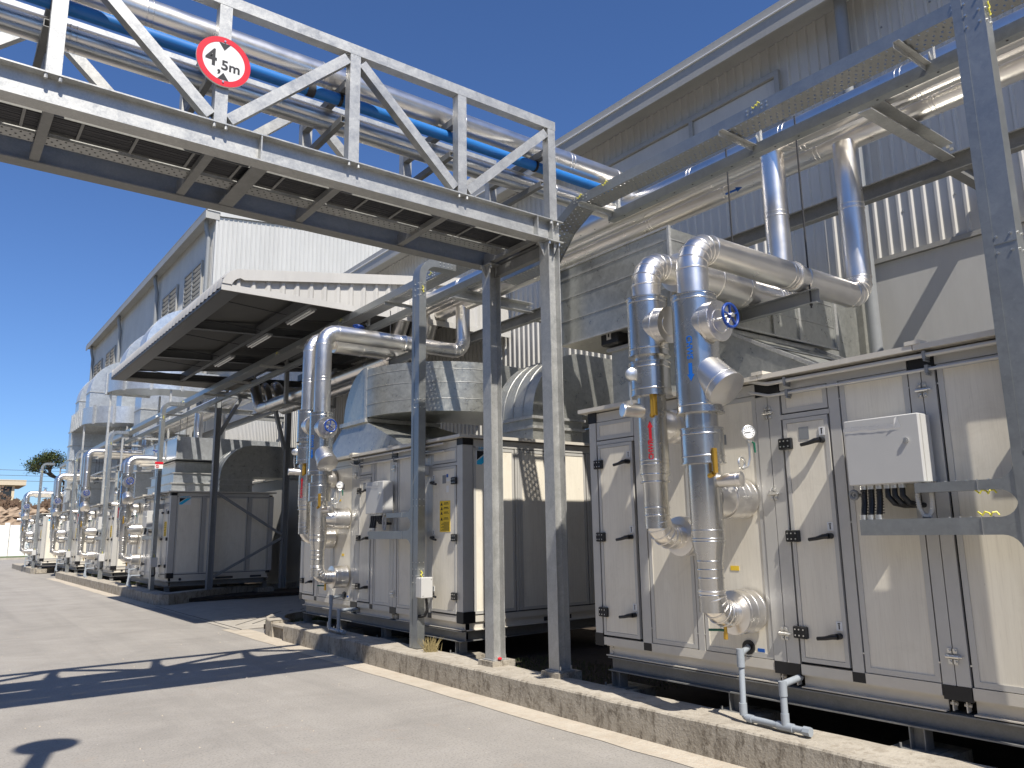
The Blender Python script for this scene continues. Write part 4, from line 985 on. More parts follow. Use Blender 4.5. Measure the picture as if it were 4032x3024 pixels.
for yj in (3.62, 1.9, 5.9, 5.5, 9.05, 12.0, 15, 22, 28.6):
    P = [(5.44-.012*sin(k*1.1), yj-.04+k*.014, 5.19+.018*sin(k*2.1)) for k in range(7)]; mb.tube(P, .0045, 6)
CT.part('bonding_wire', mb, 'wire')
t = Thing('strut_beam', 'long galvanized slotted channel running beside the perforated cable tray', 'beam', (5.9, 5, 4.96))
mb = MB().chan((5.91, -5, 5.05), (5.91, 5.9, 5.05), .09, .10, .004, side=1).chan((5.91, 7.7, 5.05), (5.91, 42, 5.05), .09, .10, .004, side=1)
t.part('beam', mb, 'tray'); mb = MB()
for i in range(46): mb.cyl((5.90, -2+i*.24, 4.9995), (5.90, -2+i*.24, 4.9985), .010, 8)
t.part('slot', mb, 'seam')
ARML = {2.37: 'nearest to the right edge', 3.95: 'above the nearest machine, left of the first one'}
A0 = Thing('tray_arm', 'galvanized angle arm under the cable tray, close to the vertical trunking on the right', 'bracket', (5.6, 2.37, 5.05), 'angle arms under the cable tray')
A0.part('arm', MB().bar((5.37, 2.37, 5.082), (5.95, 2.37, 5.082), .045, .004).bar((5.37, 2.392, 5.058), (5.95, 2.392, 5.058), .004, .045), 'galv')
A0.part('post', MB().box(5.93, 5.97, 2.35, 2.39, 5.101, 5.30).bar((5.90, 2.37, 5.20), (6.00, 2.37, 5.04), .03, .006, (0, 1, 0)), 'galv')
for dy, lb in ((1.58, 'galvanized angle arm under the cable tray above the riser pipes of the nearest machine'), (3.45, 'galvanized angle arm under the cable tray at its bend beside the bridge'), (7.9, 'galvanized angle arm under the cable tray left of the second machine trunking'), (9.6, 'galvanized angle arm under the cable tray before the canopy'), (11.4, 'galvanized angle arm under the cable tray below the near part of the canopy'), (13.4, 'galvanized angle arm under the cable tray below the middle of the canopy'), (15.4, 'galvanized angle arm under the cable tray below the far part of the canopy'), (17.4, 'galvanized angle arm under the cable tray at the far canopy edge'), (21.4, 'galvanized angle arm under the cable tray above the shaded third machine')):
    dup(A0.o, (0, dy, 0), lb)
# ================================================================== vertical cable trunking (goose-neck)
def trunking(ya, arms, label, flip=False):
    yb = ya+.175; x0, x1 = 4.885, 4.985; t = Thing('cable_trunking', label, 'cable trunking', (4.93, ya, .24), 'goose-neck cable trunkings at the machines')
    R1 = .26; zt = 5.14
    poly = [(x0, .24), (x1, .24), (x1, zt-.10-R1+.10)]
    cx, cz = x0+R1, zt-R1
    inn = [(cx-(R1-.10)*cos(a), cz+(R1-.10)*sin(a)) for a in [i*pi/2/8 for i in range(9)]]
    out = [(cx-R1*cos(a), cz+R1*sin(a)) for a in [i*pi/2/8 for i in range(9)]]
    full = [(x0, .24)]+out+[(5.448, zt), (5.448, zt-.10)]+inn[::-1]+[(x1, .24)]
    mb = MB().prism(full, 'y', ya, yb); t.part('body', mb, 'tray')
    t.part('lip', MB().box(x0-.004, x0-.001, yb-.055, yb+.002, .24, 4.86).box(x0-.0045, x0-.001, ya, yb, 1.2, 1.212).box(x0-.0045, x0-.001, ya, yb, 3.2, 3.205), 'tray')
    mb = MB()
    for z in (4.78, 4.70, 4.62, 2.0, 1.92, 1.24, 1.16, 1.08, 1.0, 3.25, 3.15):
        for yy in (ya+.03, yb-.07): mb.cyl((x0-.001, yy, z), (x0-.008, yy, z), .007, 8)
        for xx in (x0+.022, x1-.022): mb.cyl((xx, ya-.0005, z), (xx, ya-.008, z), .0075, 8)
    for xx in (5.20, 5.26, 5.32, 5.38):
        for zz in (zt-.03, zt-.075): mb.cyl((xx, ya-.0005, zz), (xx, ya-.008, zz), .0075, 8)
    t.part('bolt', mb, 'zinc')
    mb = MB()
    for z in (4.70, 1.10): mb.tube([(x0+.05+.012*sin(k*1.7), ya-.012, z-.045+k*.013) for k in range(8)], .005, 6)
    t.part('bonding_wire', mb, 'wire')
    if arms:
        for (z0, z1, ye, rr) in arms:
            # horizontal arm with fillets into the trunk, in the plane of the machine front
            P = [(ye, z0), (ye, z1), (yb+rr*.0+.001, z1)]
            pts = [(ye, z0), (ye, z1), (yb+rr, z1)]+[(yb+rr-rr*sin(a), z1+rr-rr*cos(a)) for a in [i*pi/2/6 for i in range(1, 7)]]+[(yb+rr-rr*sin(a), z0-rr+rr*cos(a)) for a in [i*pi/2/6 for i in range(6, 0, -1)]]+[(yb+rr, z0)]
            pts = [(max(p[0], yb+.0015), p[1]) for p in pts]
            t.part('arm', MB().prism(pts, 'x', x0+.003, x1-.003), 'tray')
            mb = MB()
            for k in range(5): mb.cyl((x0+.03, yb+rr+.05+k*.06, z1), (x0+.03, yb+rr+.05+k*.06, z1+.006), .006, 8)
            mb.box(x0-.001, x0+.002, yb+rr+.10, yb+rr+.104, z0-.001, z1+.001); t.part('joint', mb, 'zinc')
    return t
TK = trunking(1.62, [(1.535, 1.635, 2.735, .10), (1.79, 1.848, 2.36, .10)], 'big vertical galvanized cable trunking crossing the right edge in front of the nearest machine')
mb = MB()
for z in (1.655, 1.78):
    mb.tube([(4.90+.012*sin(k*1.9), 2.02-k*.014, z+.012*cos(k*1.9)) for k in range(9)], .005, 6)
TK.part('bonding_wire', mb, 'wire')
t2 = trunking(8.395, [(1.52, 1.62, 9.72, .13), (1.79, 1.85, 9.22, .13)], 'goose-neck galvanized cable trunking standing on the plinth left of the tall columns')
for i, o in enumerate(OFF[1:]):
    dup(t2.o, (o[0]+(.0), o[1]-7.06, 0), 'goose-neck galvanized cable trunking '+WHERE[i+2])
J = Thing('junction_box', 'white junction box with short black hose on the trunking of the second machine', 'junction box', (4.93, 8.2, .84), 'white junction boxes on the trunkings')
J.part('box', MB().bbox(4.82, 4.975, 8.23, 8.33, .835, 1.07, .008), 'white'); J.part('lid', MB().bbox(4.818, 4.977, 8.19, 8.228, .832, 1.073, .008), 'white')
P = [(4.93, 8.27, .835), (4.94, 8.27, .76), (4.955, 8.29, .68), (4.95, 8.33, .62), (4.92, 8.37, .61), (4.90, 8.40, .61)]
mb = MB().tube(P, .016, 12)
for i in range(len(P)-1):
    for j in range(4): mb.ring(V(P[i]).lerp(V(P[i+1]), j/4), V(P[i+1])-V(P[i]), .017, .003, 12, 5)
J.part('hose', mb, 'black'); J.part('screw', MB().cyl((4.84, 8.19, .86), (4.84, 8.186, .86), .006, 8).cyl((4.955, 8.19, 1.05), (4.955, 8.186, 1.05), .006, 8), 'zinc')
for i, o in enumerate(OFF[1:]): dup(J.o, (o[0], o[1]-7.06, 0), 'white junction box on the trunking '+WHERE[i+2])
t = Thing('no_smoking_sign', 'small red and white prohibition sign on the trunking by the loading bay', 'sign', (4.87, 21.83, 3.33))
t.part('board', MB().box(4.80, 5.0, 21.82, 21.826, 3.34, 3.50), 'sticker'); t.part('band', MB().box(4.80, 5.0, 21.812, 21.8195, 3.46, 3.52), 'red'); t.part('ring', MB().ring((4.86, 21.815, 3.40), (0, 1, 0), .035, .007, 18, 6).bar((4.835, 21.815, 3.425), (4.885, 21.815, 3.375), .008, .006), 'red')
# ================================================================== ducts
def rect_elbow(mb, axis, c, ri, ro, a0, a1, w0, w1, n=14):
    def P(r, a, t_):
        u, v = r*cos(a), r*sin(a)
        if axis == 'z': return (c[0]+u, c[1]+v, t_)
        if axis == 'y': return (c[0]+u, t_, c[1]+v)
        return (t_, c[0]+u, c[1]+v)
    k = len(mb.v); ri = max(ri, .02)
    for i in range(n+1):
        a = a0+(a1-a0)*i/n; mb.v += [P(ro, a, w0), P(ro, a, w1), P(ri, a, w1), P(ri, a, w0)]
    for i in range(n):
        for j in range(4): mb.f.append((k+4*i+j, k+4*i+(j+1) % 4, k+4*i+4+(j+1) % 4, k+4*i+4+j))
    mb.f += [(k, k+3, k+2, k+1), (k+4*n, k+4*n+1, k+4*n+2, k+4*n+3)]
def flange_box(mb, x0, x1, y0, y1, z0, z1, ax, w=.035, t_=.03):
    # rectangular flange frame around a duct section; ax = duct direction; coordinate range on ax is the flange thickness
    if ax == 'z':
        mb.box(x0-w, x1+w, y0-w, y0, z0, z1).box(x0-w, x1+w, y1, y1+w, z0, z1).box(x0-w, x0, y0, y1, z0, z1).box(x1, x1+w, y0, y1, z0, z1)
    elif ax == 'x':
        mb.box(x0, x1, y0-w, y0, z0-w, z1+w).box(x0, x1, y1, y1+w, z0-w, z1+w).box(x0, x1, y0, y1, z0-w, z0).box(x0, x1, y0, y1, z1, z1+w)
    else:
        mb.box(x0-w, x0, y0, y1, z0-w, z1+w).box(x1, x1+w, y0, y1, z0-w, z1+w).box(x0, x1, y0, y1, z0-w, z0).box(x0, x1, y0, y1, z1, z1+w)
# -- nearest machine
t = Thing('air_duct', 'big rectangular galvanized duct box above the nearest machine, behind the riser pipes', 'duct', (6.6, 4.9, 2.74), 'galvanized ducts of the machines')
X0, X1, Y0_, Y1_, Z0, Z1 = 5.17, 7.8, 4.44, 6.02, 3.49, 4.28
t.part('plenum', MB().box(X0, X1, Y0_, Y1_, Z0, Z1), 'duct')
mb = MB()
for z in (3.72, 3.96, 4.17): mb.box(X0-.006, X0-.001, Y0_+.02, Y1_-.02, z, z+.008).box(X0+.02, X1-.02, Y0_-.006, Y0_-.001, z, z+.008)
for yy in (Y0_-.015, Y1_-.01): mb.box(X0-.018, X0+.012, yy, yy+.025, Z0-.015, Z1+.015)
mb.box(X0-.015, X0+.02, Y0_+.011, Y1_-.011, Z1+.001, Z1+.018).box(X0-.015, X0+.02, Y0_+.011, Y1_-.011, Z0-.018, Z0-.001)
for x in (6.65, 7.1): mb.box(x, x+.035, Y0_-.02, Y0_-.002, Z0, Z1+.01)
mb.box(X1-.02, X1+.03, Y0_-.03, Y0_-.001, Z0-.02, Z1+.02).box(X0+.04, X1-.03, Y0_-.025, Y0_-.002, Z0-.02, Z0-.001)
t.part('seam', mb, 'flange')
t.part('wall_collar', MB().box(X1+.031, 8.84, 4.6, 5.9, 3.42, 4.25), 'duct')
fr = MB().prism([(3.25, 2.75), (5.3, 2.75), (5.3, 3.44), (4.50, 3.44)], 'x', 5.75, 7.45); t.part('transition', fr, 'duct')
mb = MB(); mb.box(5.70, 7.50, 4.47, 4.495, 3.42, 3.468).box(5.70, 7.50, 3.20, 3.26, 2.745, 2.775).box(5.74, 5.749, 3.3, 5.3, 2.75, 2.79)
mb.bar((5.75, 3.26, 2.78), (5.75, 4.48, 3.45), .03, .03).bar((7.45, 3.26, 2.78), (7.45, 4.48, 3.45), .03, .03)
for a in (.33, .66): mb.bar((5.75, 3.25+1.25*a, 2.76+.69*a), (7.45, 3.25+1.25*a, 2.76+.69*a), .02, .012)
t.part('flange', mb, 'flange')
t.part('collar', MB().box(5.36, 5.735, 4.72, 5.42, 2.74, 3.33), 'duct'); mb = MB(); flange_box(mb, 5.36, 5.735, 4.72, 5.42, 3.331, 3.365, 'z'); t.part('flange', mb, 'flange')
t.part('collar_neck', MB().box(5.48, 5.734, 4.8, 5.36, 3.366, 3.489), 'duct')
ac = Thing('damper_actuator', 'black damper actuator box on the duct collar of the nearest machine', 'actuator', (5.36, 5.3, 3.37))
ac.part('housing', MB().bbox(5.25, 5.46, 5.22, 5.46, 3.38, 3.545, .012), 'black'); ac.part('label_plate', MB().box(5.2475, 5.2495, 5.31, 5.37, 3.43, 3.53), 'profile'); ac.part('display', MB().box(5.2455, 5.247, 5.33, 5.35, 3.455, 3.505), 'ink')
# -- second machine: curved duct
def curved_set(o, label, dome=True):
    ox, oy, oz = o
    t = Thing('air_duct', label, 'duct', (6.2+ox, 10.5+oy, 2.74+oz), 'galvanized ducts of the machines')
    L = V(t.loc)
    def P(nm, mb, mt):
        mb.v = [(x+ox, y+oy, z+oz) for x, y, z in mb.v]; t.part(nm, mb, mt)
    mb = MB(); rect_elbow(mb, 'z', (6.8, 10.85), .12, 1.41, pi, 1.5*pi, 3.36, 4.11, 18); mb.box(6.80, 8.84, 9.44, 10.73, 3.36, 4.11); P('bend', mb, 'duct')
    mb = MB(); rect_elbow(mb, 'x', (10.9, 3.36), .02, .81, 0, pi/2, 5.41, 6.68, 12); P('elbow', mb, 'duct')
    # frustum on the roof
    a = [(5.3, 9.4, 2.76), (7.2, 9.4, 2.76), (7.2, 12.3, 2.76), (5.3, 12.3, 2.76)]; b = [(5.41, 10.9, 3.30), (6.68, 10.9, 3.30), (6.68, 11.72, 3.30), (5.41, 11.72, 3.30)]
    mb = MB().add(a+b, [(0, 1, 5, 4), (1, 2, 6, 5), (2, 3, 7, 6), (3, 0, 4, 7)]); P('transition', mb, 'duct')
    mb = MB(); flange_box(mb, 5.41, 6.68, 10.9, 11.72, 3.29, 3.35, 'z', .05); mb.box(5.26, 7.24, 9.36, 9.40, 2.742, 2.80).box(5.26, 5.30, 9.4, 12.3, 2.742, 2.80)
    mb.box(5.385, 5.409, 10.86, 10.94, 3.33, 4.15)
    for ang in (1.25*pi,):
        c = V((6.8+1.43*cos(ang), 10.85+1.43*sin(ang), 0)); mb.bar((c.x, c.y, 3.33), (c.x, c.y, 4.15), .07, .04, (cos(ang), sin(ang), 0))
    mb.box(6.78, 6.86, 9.41, 9.438, 3.33, 4.15).box(7.6, 7.66, 9.41, 9.438, 3.33, 4.15)
    for z in (3.55, 3.80, 4.0):
        arc_ = [(6.8+1.414*cos(pi+i*pi/2/16), 10.85+1.414*sin(pi+i*pi/2/16), z) for i in range(17)]; mb.tube(arc_, .003, 6)
    P('flange', mb, 'flange')
    return t
def dome(o, label, mt='duct', *, zb=2.74, zt=3.10, R=.98, w=.86, x0=6.32, xi=7.24, xe=8.84):
    ox, oy, oz = o; t = Thing('duct_elbow', label, 'duct', (x0+ox, 8.3+oy, zb), 'tall duct elbows turning into the wall')
    ya, yb = 7.90+oy, 7.90+oy+w; xa = x0+ox; xc = xi+ox
    mb = MB(); rect_elbow(mb, 'y', (xc, zt), .05, xc-xa, pi/2, pi, ya, yb, 16)
    mb.box(xc, xe, ya, yb, zt+.05, zt+(xc-xa)); t.part('elbow', mb, mt)
    t.part('stack', MB().box(xa, xc-.05, ya, yb, zb, zt-.001), mt)
    mb = MB(); flange_box(mb, xa, xc-.05, ya, yb, zt-.05, zt-.015, 'z', .035)
    n = max(2, int((zt-zb)/1.2))
    for i in range(1, n):
        z = zb+(zt-zb)*i/n
        flange_box(mb, xa, xc-.05, ya, yb, z, z+.035, 'z', .03)
    for k in range(1, 4):
        yy = ya+w*k/4; r = xc-xa+.004
        mb.tube([(xc-r*cos(i*pi/2/14), yy, zt+r*sin(i*pi/2/14)) for i in range(15)], .0035, 6)
    t.part('flange', mb, 'flange'); return t
curved_set((0, 0, 0), 'curved galvanized duct with a quarter-round end on top of the second machine')
dome((0, 0, 0), 'dark rounded duct elbow seen between the two tall columns')
dome((0, 13.4, 0), 'shaded rounded duct elbow behind the crossbraced column at the loading bay', R=1.0)
for (oy, z, lb) in ((25.1, 9.1, 'tall duct elbow just above the canopy edge, nearest of the four high ones'), (29.1, 9.1, 'tall duct elbow above the canopy edge, second of the four high ones'), (37.7, 9.2, 'tall duct elbow left of the canopy, third of the four high ones'), (41.2, 9.2, 'farthest of the four high duct elbows by the tall building')):
    dome((.28, oy, 0), lb, 'duct_new_sunlit', zb=2.74, zt=z, w=1.15, xi=8.1)
# shaded third machine: flat plenum on stacked collars
t = Thing('air_duct', 'pale rectangular duct box on stacked collars above the shaded third machine', 'duct', (6.2, 24, 2.74), 'galvanized ducts of the machines')
t.part('plenum', MB().box(5.55, 8.4, 22.7, 26.8, 3.70, 4.32), 'duct_new_sunlit'); mb = MB(); st = MB()
for k, z in enumerate((2.76, 3.05, 3.36)):
    st.box(5.5+.06*k, 7.4-.06*k, 22.9+.1*k, 25.7-.1*k, z, z+.27); flange_box(mb, 5.5+.06*k, 7.4-.06*k, 22.9+.1*k, 25.7-.1*k, z+.271, z+.30, 'z', .04)
for yy in (22.7, 24.0, 25.4, 26.78): mb.box(5.52, 5.549, yy-.02, yy+.03, 3.72, 4.35)
mb.box(5.52, 5.549, 22.75, 26.7, 4.321, 4.345).box(5.52, 5.549, 22.75, 26.7, 3.725, 3.749); t.part('collar', st, 'duct_new_sunlit'); t.part('flange', mb, 'flange')
# high curved ducts (fourth and fifth machine)
def high_duct(cx, cyy, ro, ri, z0, z1, ylen, trunk, label, nfl):
    t = Thing('air_duct', label, 'duct', (cx-ro, cyy, 2.74), 'galvanized ducts of the machines')
    mb = MB(); rect_elbow(mb, 'z', (cx, cyy), ri, ro, pi, 1.5*pi, z0, z1, 16); mb.box(cx, 8.84, cyy-ro, cyy-ri, z0, z1)
    if ylen > 0: mb.box(cx-ro, cx-ri, cyy, cyy+ylen, z0, z1)
    t.part('bend', mb, 'duct_new_sunlit')
    mb = MB(); fl = MB(); x0, x1 = cx-ro, cx-ri; ye = cyy+ylen
    if ylen > 1: rect_elbow(mb, 'x', (ye, z0), .02, z1-z0, 0, pi/2, x0, x1, 10); mb.box(x0, x1, ye, ye+(z1-z0), 2.74, z0-.001); t.part('duct_leg', mb, 'duct_new_sunlit')
    for k in range(6 if ylen > 1 else 0): z = 3.1+(z0-3.1)*k/5; flange_box(fl, x0, x1, ye, ye+(z1-z0), z, z+.04, 'z', .04)
    for k in range(nfl):
        yy = cyy+ylen*k/max(1, nfl-1) if ylen > 0 else cyy; fl.box(x0-.05, x0-.001, yy-.03, yy+.03, z0-.05, z1+.05); fl.box(x0, x1, yy-.03, yy+.03, z0-.05, z0-.001)
    for ang in (1.2*pi, 1.36*pi):
        c = (cx+(ro+.03)*cos(ang), cyy+(ro+.03)*sin(ang)); fl.bar((c[0], c[1], z0-.05), (c[0], c[1], z1+.05), .09, .06, (cos(ang), sin(ang), 0))
    fl.box(cx+.1, cx+.18, cyy-ro-.05, cyy-ro-.001, z0-.05, z1+.05); t.part('flange', fl, 'flange')
    if trunk:
        mb = MB()
        for (x, y) in ((x0+.1, cyy-.2), (cx-.2, cyy-ro+.15), (cx-.2, cyy-.2)): mb.bar((x, y, 2.74), (x, y, z0-.002), .07, .07)
        mb.bar((x0+.1, cyy-.2, 4.9), (cx-.2, cyy-.2, 4.9), .06, .06).bar((x0+.1, cyy-.2, 3.9), (cx-.2, cyy-ro+.15, 3.9), .06, .06); t.part('stand', mb, 'galv')
high_duct(7.05, 31.3, 1.98, .5, 6.8, 7.5, .1, True, 'high curved duct on stilts just beyond the canopy, above the fourth machine', 2)
high_duct(6.85, 37.2, 1.7, .3, 6.3, 7.0, 2.6, True, 'high curved duct with close-set flanges above the fifth machine, farthest left', 6)
t = Thing('duct_platform', 'galvanized pipe frame standing on the fourth and fifth machines below the high ducts', 'frame', (6, 33, 2.74))
mb = MB()
for y in (29.0, 31.8, 36.0, 39.5, 43.5):
    mb.bar((5.3, y, 2.74), (5.3, y, 4.9), .06, .06).bar((7.2, y, 2.74), (7.2, y, 5.0), .06, .06).bar((5.27, y, 4.93), (7.25, y, 4.93), .06, .06)
mb.bar((5.3, 29, 4.99), (5.3, 43.5, 4.99), .06, .06).bar((7.2, 29, 5.05), (7.2, 43.5, 5.05), .06, .06).bar((5.3, 29, 4.0), (5.3, 43.5, 4.0), .05, .05); t.part('frame', mb, 'galv')
# ================================================================== crossbraced column frame at the loading bay
t = Thing('braced_frame', 'shaded crossbraced steel column frame beside the third machine at the loading bay', 'steel frame', (6.1, 20.75, .25))
t.part('column', MB().ibeam((6.04, 20.8, .26), (6.04, 20.8, 5.2), .16, .14, .012, .01, (1, 0, 0)), 'primer'); t.part('column', MB().ibeam((7.98, 20.9, .2), (7.98, 20.9, 5.3), .16, .14, .012, .01, (1, 0, 0)), 'primer')
mb = MB().ibeam((5.8, 20.8, 5.28), (8.7, 20.8, 5.28), .12, .14).bar((6.1, 20.8, .55), (7.9, 20.88, 1.5), .06, .06).bar((6.1, 20.8, 2.7), (7.9, 20.88, 1.6), .06, .06).bar((6.1, 20.8, 4.2), (6.6, 20.8, 5.2), .09, .09).bar((7.9, 20.88, 3.9), (7.5, 20.8, 5.2), .09, .09)
t.part('brace', mb, 'primer'); t.part('pipe_support', MB().box(6.38, 7.6, 16.9, 17.0, 4.50, 4.56).box(6.36, 6.44, 16.9, 17.0, 4.561, 5.46).box(7.55, 7.6, 16.9, 17, 4.561, 5.46), 'primer')
# ================================================================== pipe bridge
PB = Thing('pipe_bridge', 'galvanized truss pipe bridge crossing over the road', 'bridge', (3, 6.4, 4.58))
XL, XR = -14.85, 5.13
fb = MB().ibeam((XL, 5.95, 4.70), (XR+.04, 5.95, 4.70), .15, .235, .011, .008)
fb.box(1.93, 1.94, 5.877, 5.944, 4.597, 4.805).box(4.82, 4.83, 5.877, 5.944, 4.597, 4.805).box(5.02, 5.03, 5.877, 5.944, 4.597, 4.805); PB.part('front_beam', fb, 'galv')
rb = MB().ibeam((XL, 7.02, 4.70), (XR+.04, 7.02, 4.70), .15, .235, .011, .008); PB.part('rear_beam', rb, 'galv_dull_shaded')
posts = [5.06-1.152*i for i in range(0, 16)]
for (yc, mt, nm) in ((5.95, 'galv', 'front'), (7.04, 'galv', 'rear')):
    PB.part('top_chord', MB().box(XL, 5.115, yc-.05, yc+.05, 5.865, 5.965), mt)
    for i, x in enumerate(posts):
        PB.part('truss_post', MB().box(x-.05, x+.05, yc-.048, yc+.048, 4.819, 5.864), mt)
        if i+1 < len(posts):
            xa, xb = x-.052, posts[i+1]+.052
            if i % 2 == 0: p, q = (xa-.02, yc, 5.81), (xb+.02, yc, 4.875)
            else: p, q = (xa-.02, yc, 4.875), (xb+.02, yc, 5.81)
            PB.part('truss_diagonal', MB().bar(p, q, .09, .085, (0, 1, 0)), mt)
mb = MB()
for x in posts:
    for dx in (-.045, .045): mb.cyl((x+dx, 5.895, 4.805), (x+dx, 5.895, 4.77), .014, 8)
PB.part('bolt', mb, 'galv')
mb = MB(); x = 4.45
cr = [.46, 1.58, 2.68, 3.80, 4.92, -.7, -1.85, -3, -4.15, -5.3, -6.5, -7.6, -8.8, -10]
for x in cr: mb.chan((x, 6.026, 4.655), (x, 6.944, 4.655), .07, .12, .006)
PB.part('cross_channel', mb, 'galv_dull_shaded')
mb = MB()
for x in (1.98, 5.06, -3.5): mb.ibeam((x, 6.026, 4.69), (x, 6.944, 4.69), .13, .20)
PB.part('cross_beam', mb, 'galv_dull_shaded')
mb = MB()
for x in posts: mb.chan((x-.02, 6.0, 5.615), (x-.02, 6.99, 5.615), .07, .075, .006); mb.chan((x-.06, 6.0, 5.30 if False else 5.255), (x-.06, 6.99, 5.255), .05, .06, .005)
PB.part('pipe_bearer', mb, 'galv_dull_shaded')
def bridge_pipe(label, y, z, r, mt, xr, every=1.9, drop=True, cat='insulated pipe', nm='bridge_pipe'):
    t = Thing(nm, label, cat, (2, y, z-r)); mb = MB()
    if drop: jacket(mb, [(XL, y, z), (6.55, y, z), (6.62, y-.01, z-.35)], r, .2, 4, every, 28) if False else jacket(mb, [(XL, y, z), (6.72, y, z), (6.72, y, 5.40)], r, .34, 6, every, 28)
    else: jacket(mb, [(XL, y, z), (xr-.3, y, z), (xr, y, z)], r, .01, 1, every, 24, beads=(mt == 'alu'))
    t.part('pipe', mb, mt); return t
bridge_pipe('thick silver jacketed pipe on top of the bridge bearers, bending down to the wall pipes', 6.32, 5.80, .135, 'alu', 6.6, 1.5)
bridge_pipe('silver jacketed pipe hung low in the bridge behind the blue pipe', 6.42, 5.44, .105, 'alu', 6.55, 1.6, False)
bl = bridge_pipe('bright blue pipe along the bridge behind the truss', 6.15, 5.525, .055, 'bluepipe', 6.15, 9, False, 'pipe')
mb = MB()
for x in (5.02, 2.72, .42, -1.9): mb.bead((x, 6.15, 5.525), (1, 0, 0), .056, .03, .008).cyl((x, 6.15, 5.58), (x, 6.15, 5.64), .008, 8)
bl.part('clamp', mb, 'black'); bl.part('coupling', MB().cyl((2.40, 6.15, 5.525), (2.47, 6.15, 5.525), .062, 20), 'seam')
bridge_pipe('thin grey conduit lowest in the bridge truss', 6.28, 5.31, .032, 'galv', 5.9, 9, False, 'pipe')
# cables on ladder + perforated tray below
t = Thing('cable_ladder', 'black cables packed on a ladder rack inside the bottom of the bridge', 'cable rack', (2, 6.35, 4.74))
mb = MB()
for i in range(22):
    y = 6.185+i*.0125; P = [(XL+j*1.0, y+random.uniform(-.004, .004), 4.662+random.uniform(-.003, .004)) for j in range(20)]; P[-1] = (5.1, P[-1][1], 4.662); mb.tube(P, .0145, 6)
t.part('cable', mb, 'cable'); t.part('backing', MB().box(XL, 5.1, 6.172, 6.46, 4.676, 4.686), 'cable')
mb = MB(); x = 5.0; k = 0
while x > -10:
    mb.box(x-.010, x+.010, 6.17, 6.47, 4.636, 4.646); x -= .375 if k % 3 else .42; k += 1
t.part('rung', mb, 'galv_dull_shaded'); t.part('rail', MB().box(XL, 5.1, 6.163, 6.169, 4.636, 4.68).box(XL, 5.1, 6.471, 6.478, 4.636, 4.68), 'galv_dull_shaded')
t.part('cable', MB().box(XL, 4.8, 6.52, 6.65, 4.632, 4.66), 'cable')  # dark liner added over the tray floor so its holes read dark
t = Thing('cable_tray', 'perforated cable tray inside the bottom of the bridge beside the black cables', 'cable tray', (2, 6.72, 4.72))
s_, f_ = MB(), MB()
for a, b in ((XL, .42), (.50, 1.55), (1.62, 4.86)):
    s_.box(a, b, 6.506, 6.508, 4.622, 4.69).box(a, b, 6.66, 6.662, 4.622, 4.69).box(a, b, 6.509, 6.52, 4.686, 4.689)
    f_.quv((a, 6.508, 4.623), (b, 6.508, 4.623), (b, 6.66, 4.623), (a, 6.66, 4.623), [(a, 0), (b, 0), (b, .152), (a, .152)])
t.part('side_rail', s_, 'galv'); t.part('floor', f_, 'perf', smooth=False)
mb = MB()
for x in (4.02, 4.10, 4.18, 4.26): mb.cyl((x, 6.506, 4.655), (x, 6.498, 4.655), .009, 8)
t.part('bolt', mb, 'zinc')
# columns
def column(yc, label, zb, xo=0.):
    class _T:
        def part(s, n, mb, m):
            mb.v = [(x+xo, y, z) for x, y, z in mb.v]; return t0.part(n, mb, m)
    t0 = Thing('steel_column', label, 'column', (5.03+xo, yc, zb), 'galvanized columns under the bridge end'); t = _T()
    mb = MB().ibeam((5.03, yc, zb+.012), (5.03, yc, 4.565), .15, .15, .010, .007, (1, 0, 0)); t.part('shaft', mb, 'galv')
    t.part('base_plate', MB().box(4.93, 5.13, yc-.1, yc+.1, zb, zb+.011), 'galv'); t.part('cap_plate', MB().box(4.93, 5.14, yc-.10, yc+.10, 4.566, 4.581), 'galv')
    mb = MB()
    for s1 in (-1, 1):
        mb.prism([(4.954, 4.565), (4.954-.07, 4.565), (4.954, 4.42)], 'y', yc-.004, yc+.004) if s1 < 0 else mb.prism([(5.045, 4.565), (5.10, 4.565), (5.045, 4.44)], 'y', yc-.06, yc-.052)
    t.part('gusset', mb, 'galv')
    mb = MB()
    for x in (4.97, 5.10):
        for y in (-.08, .08): mb.cyl((x, yc+y, 4.566), (x, yc+y, 4.53), .010, 8); mb.cyl((x, yc+y, zb+.011), (x, yc+y, zb+.05), .009, 8)
    t.part('bolt', mb, 'zinc')
    t.part('footing', MB().box(4.90, 5.19, yc-.13, yc+.13, .10, zb-.001), 'kerb')
    return t0
column(5.95, 'right one of the two tall columns, nearest the camera, under the corner of the bridge', .285)
c1 = column(6.90, 'left one of the two tall columns, under the far beam of the bridge', .285, -.075)
c1.part('bolt_cover', MB().lathe((4.93, 6.79, .30), (0, 0, 1), [(0, .022), (.012, .024), (.02, .012), (.024, .002)], 12), 'red')
t = Thing('tie_beam', 'galvanized tie beam joining the tops of the two tall columns', 'beam', (5.03, 6.5, 4.45))
t.part('beam', MB().chan((5.03, 6.03, 4.505), (5.03, 6.90, 4.505), .075, .11, .007), 'galv_dull_shaded')
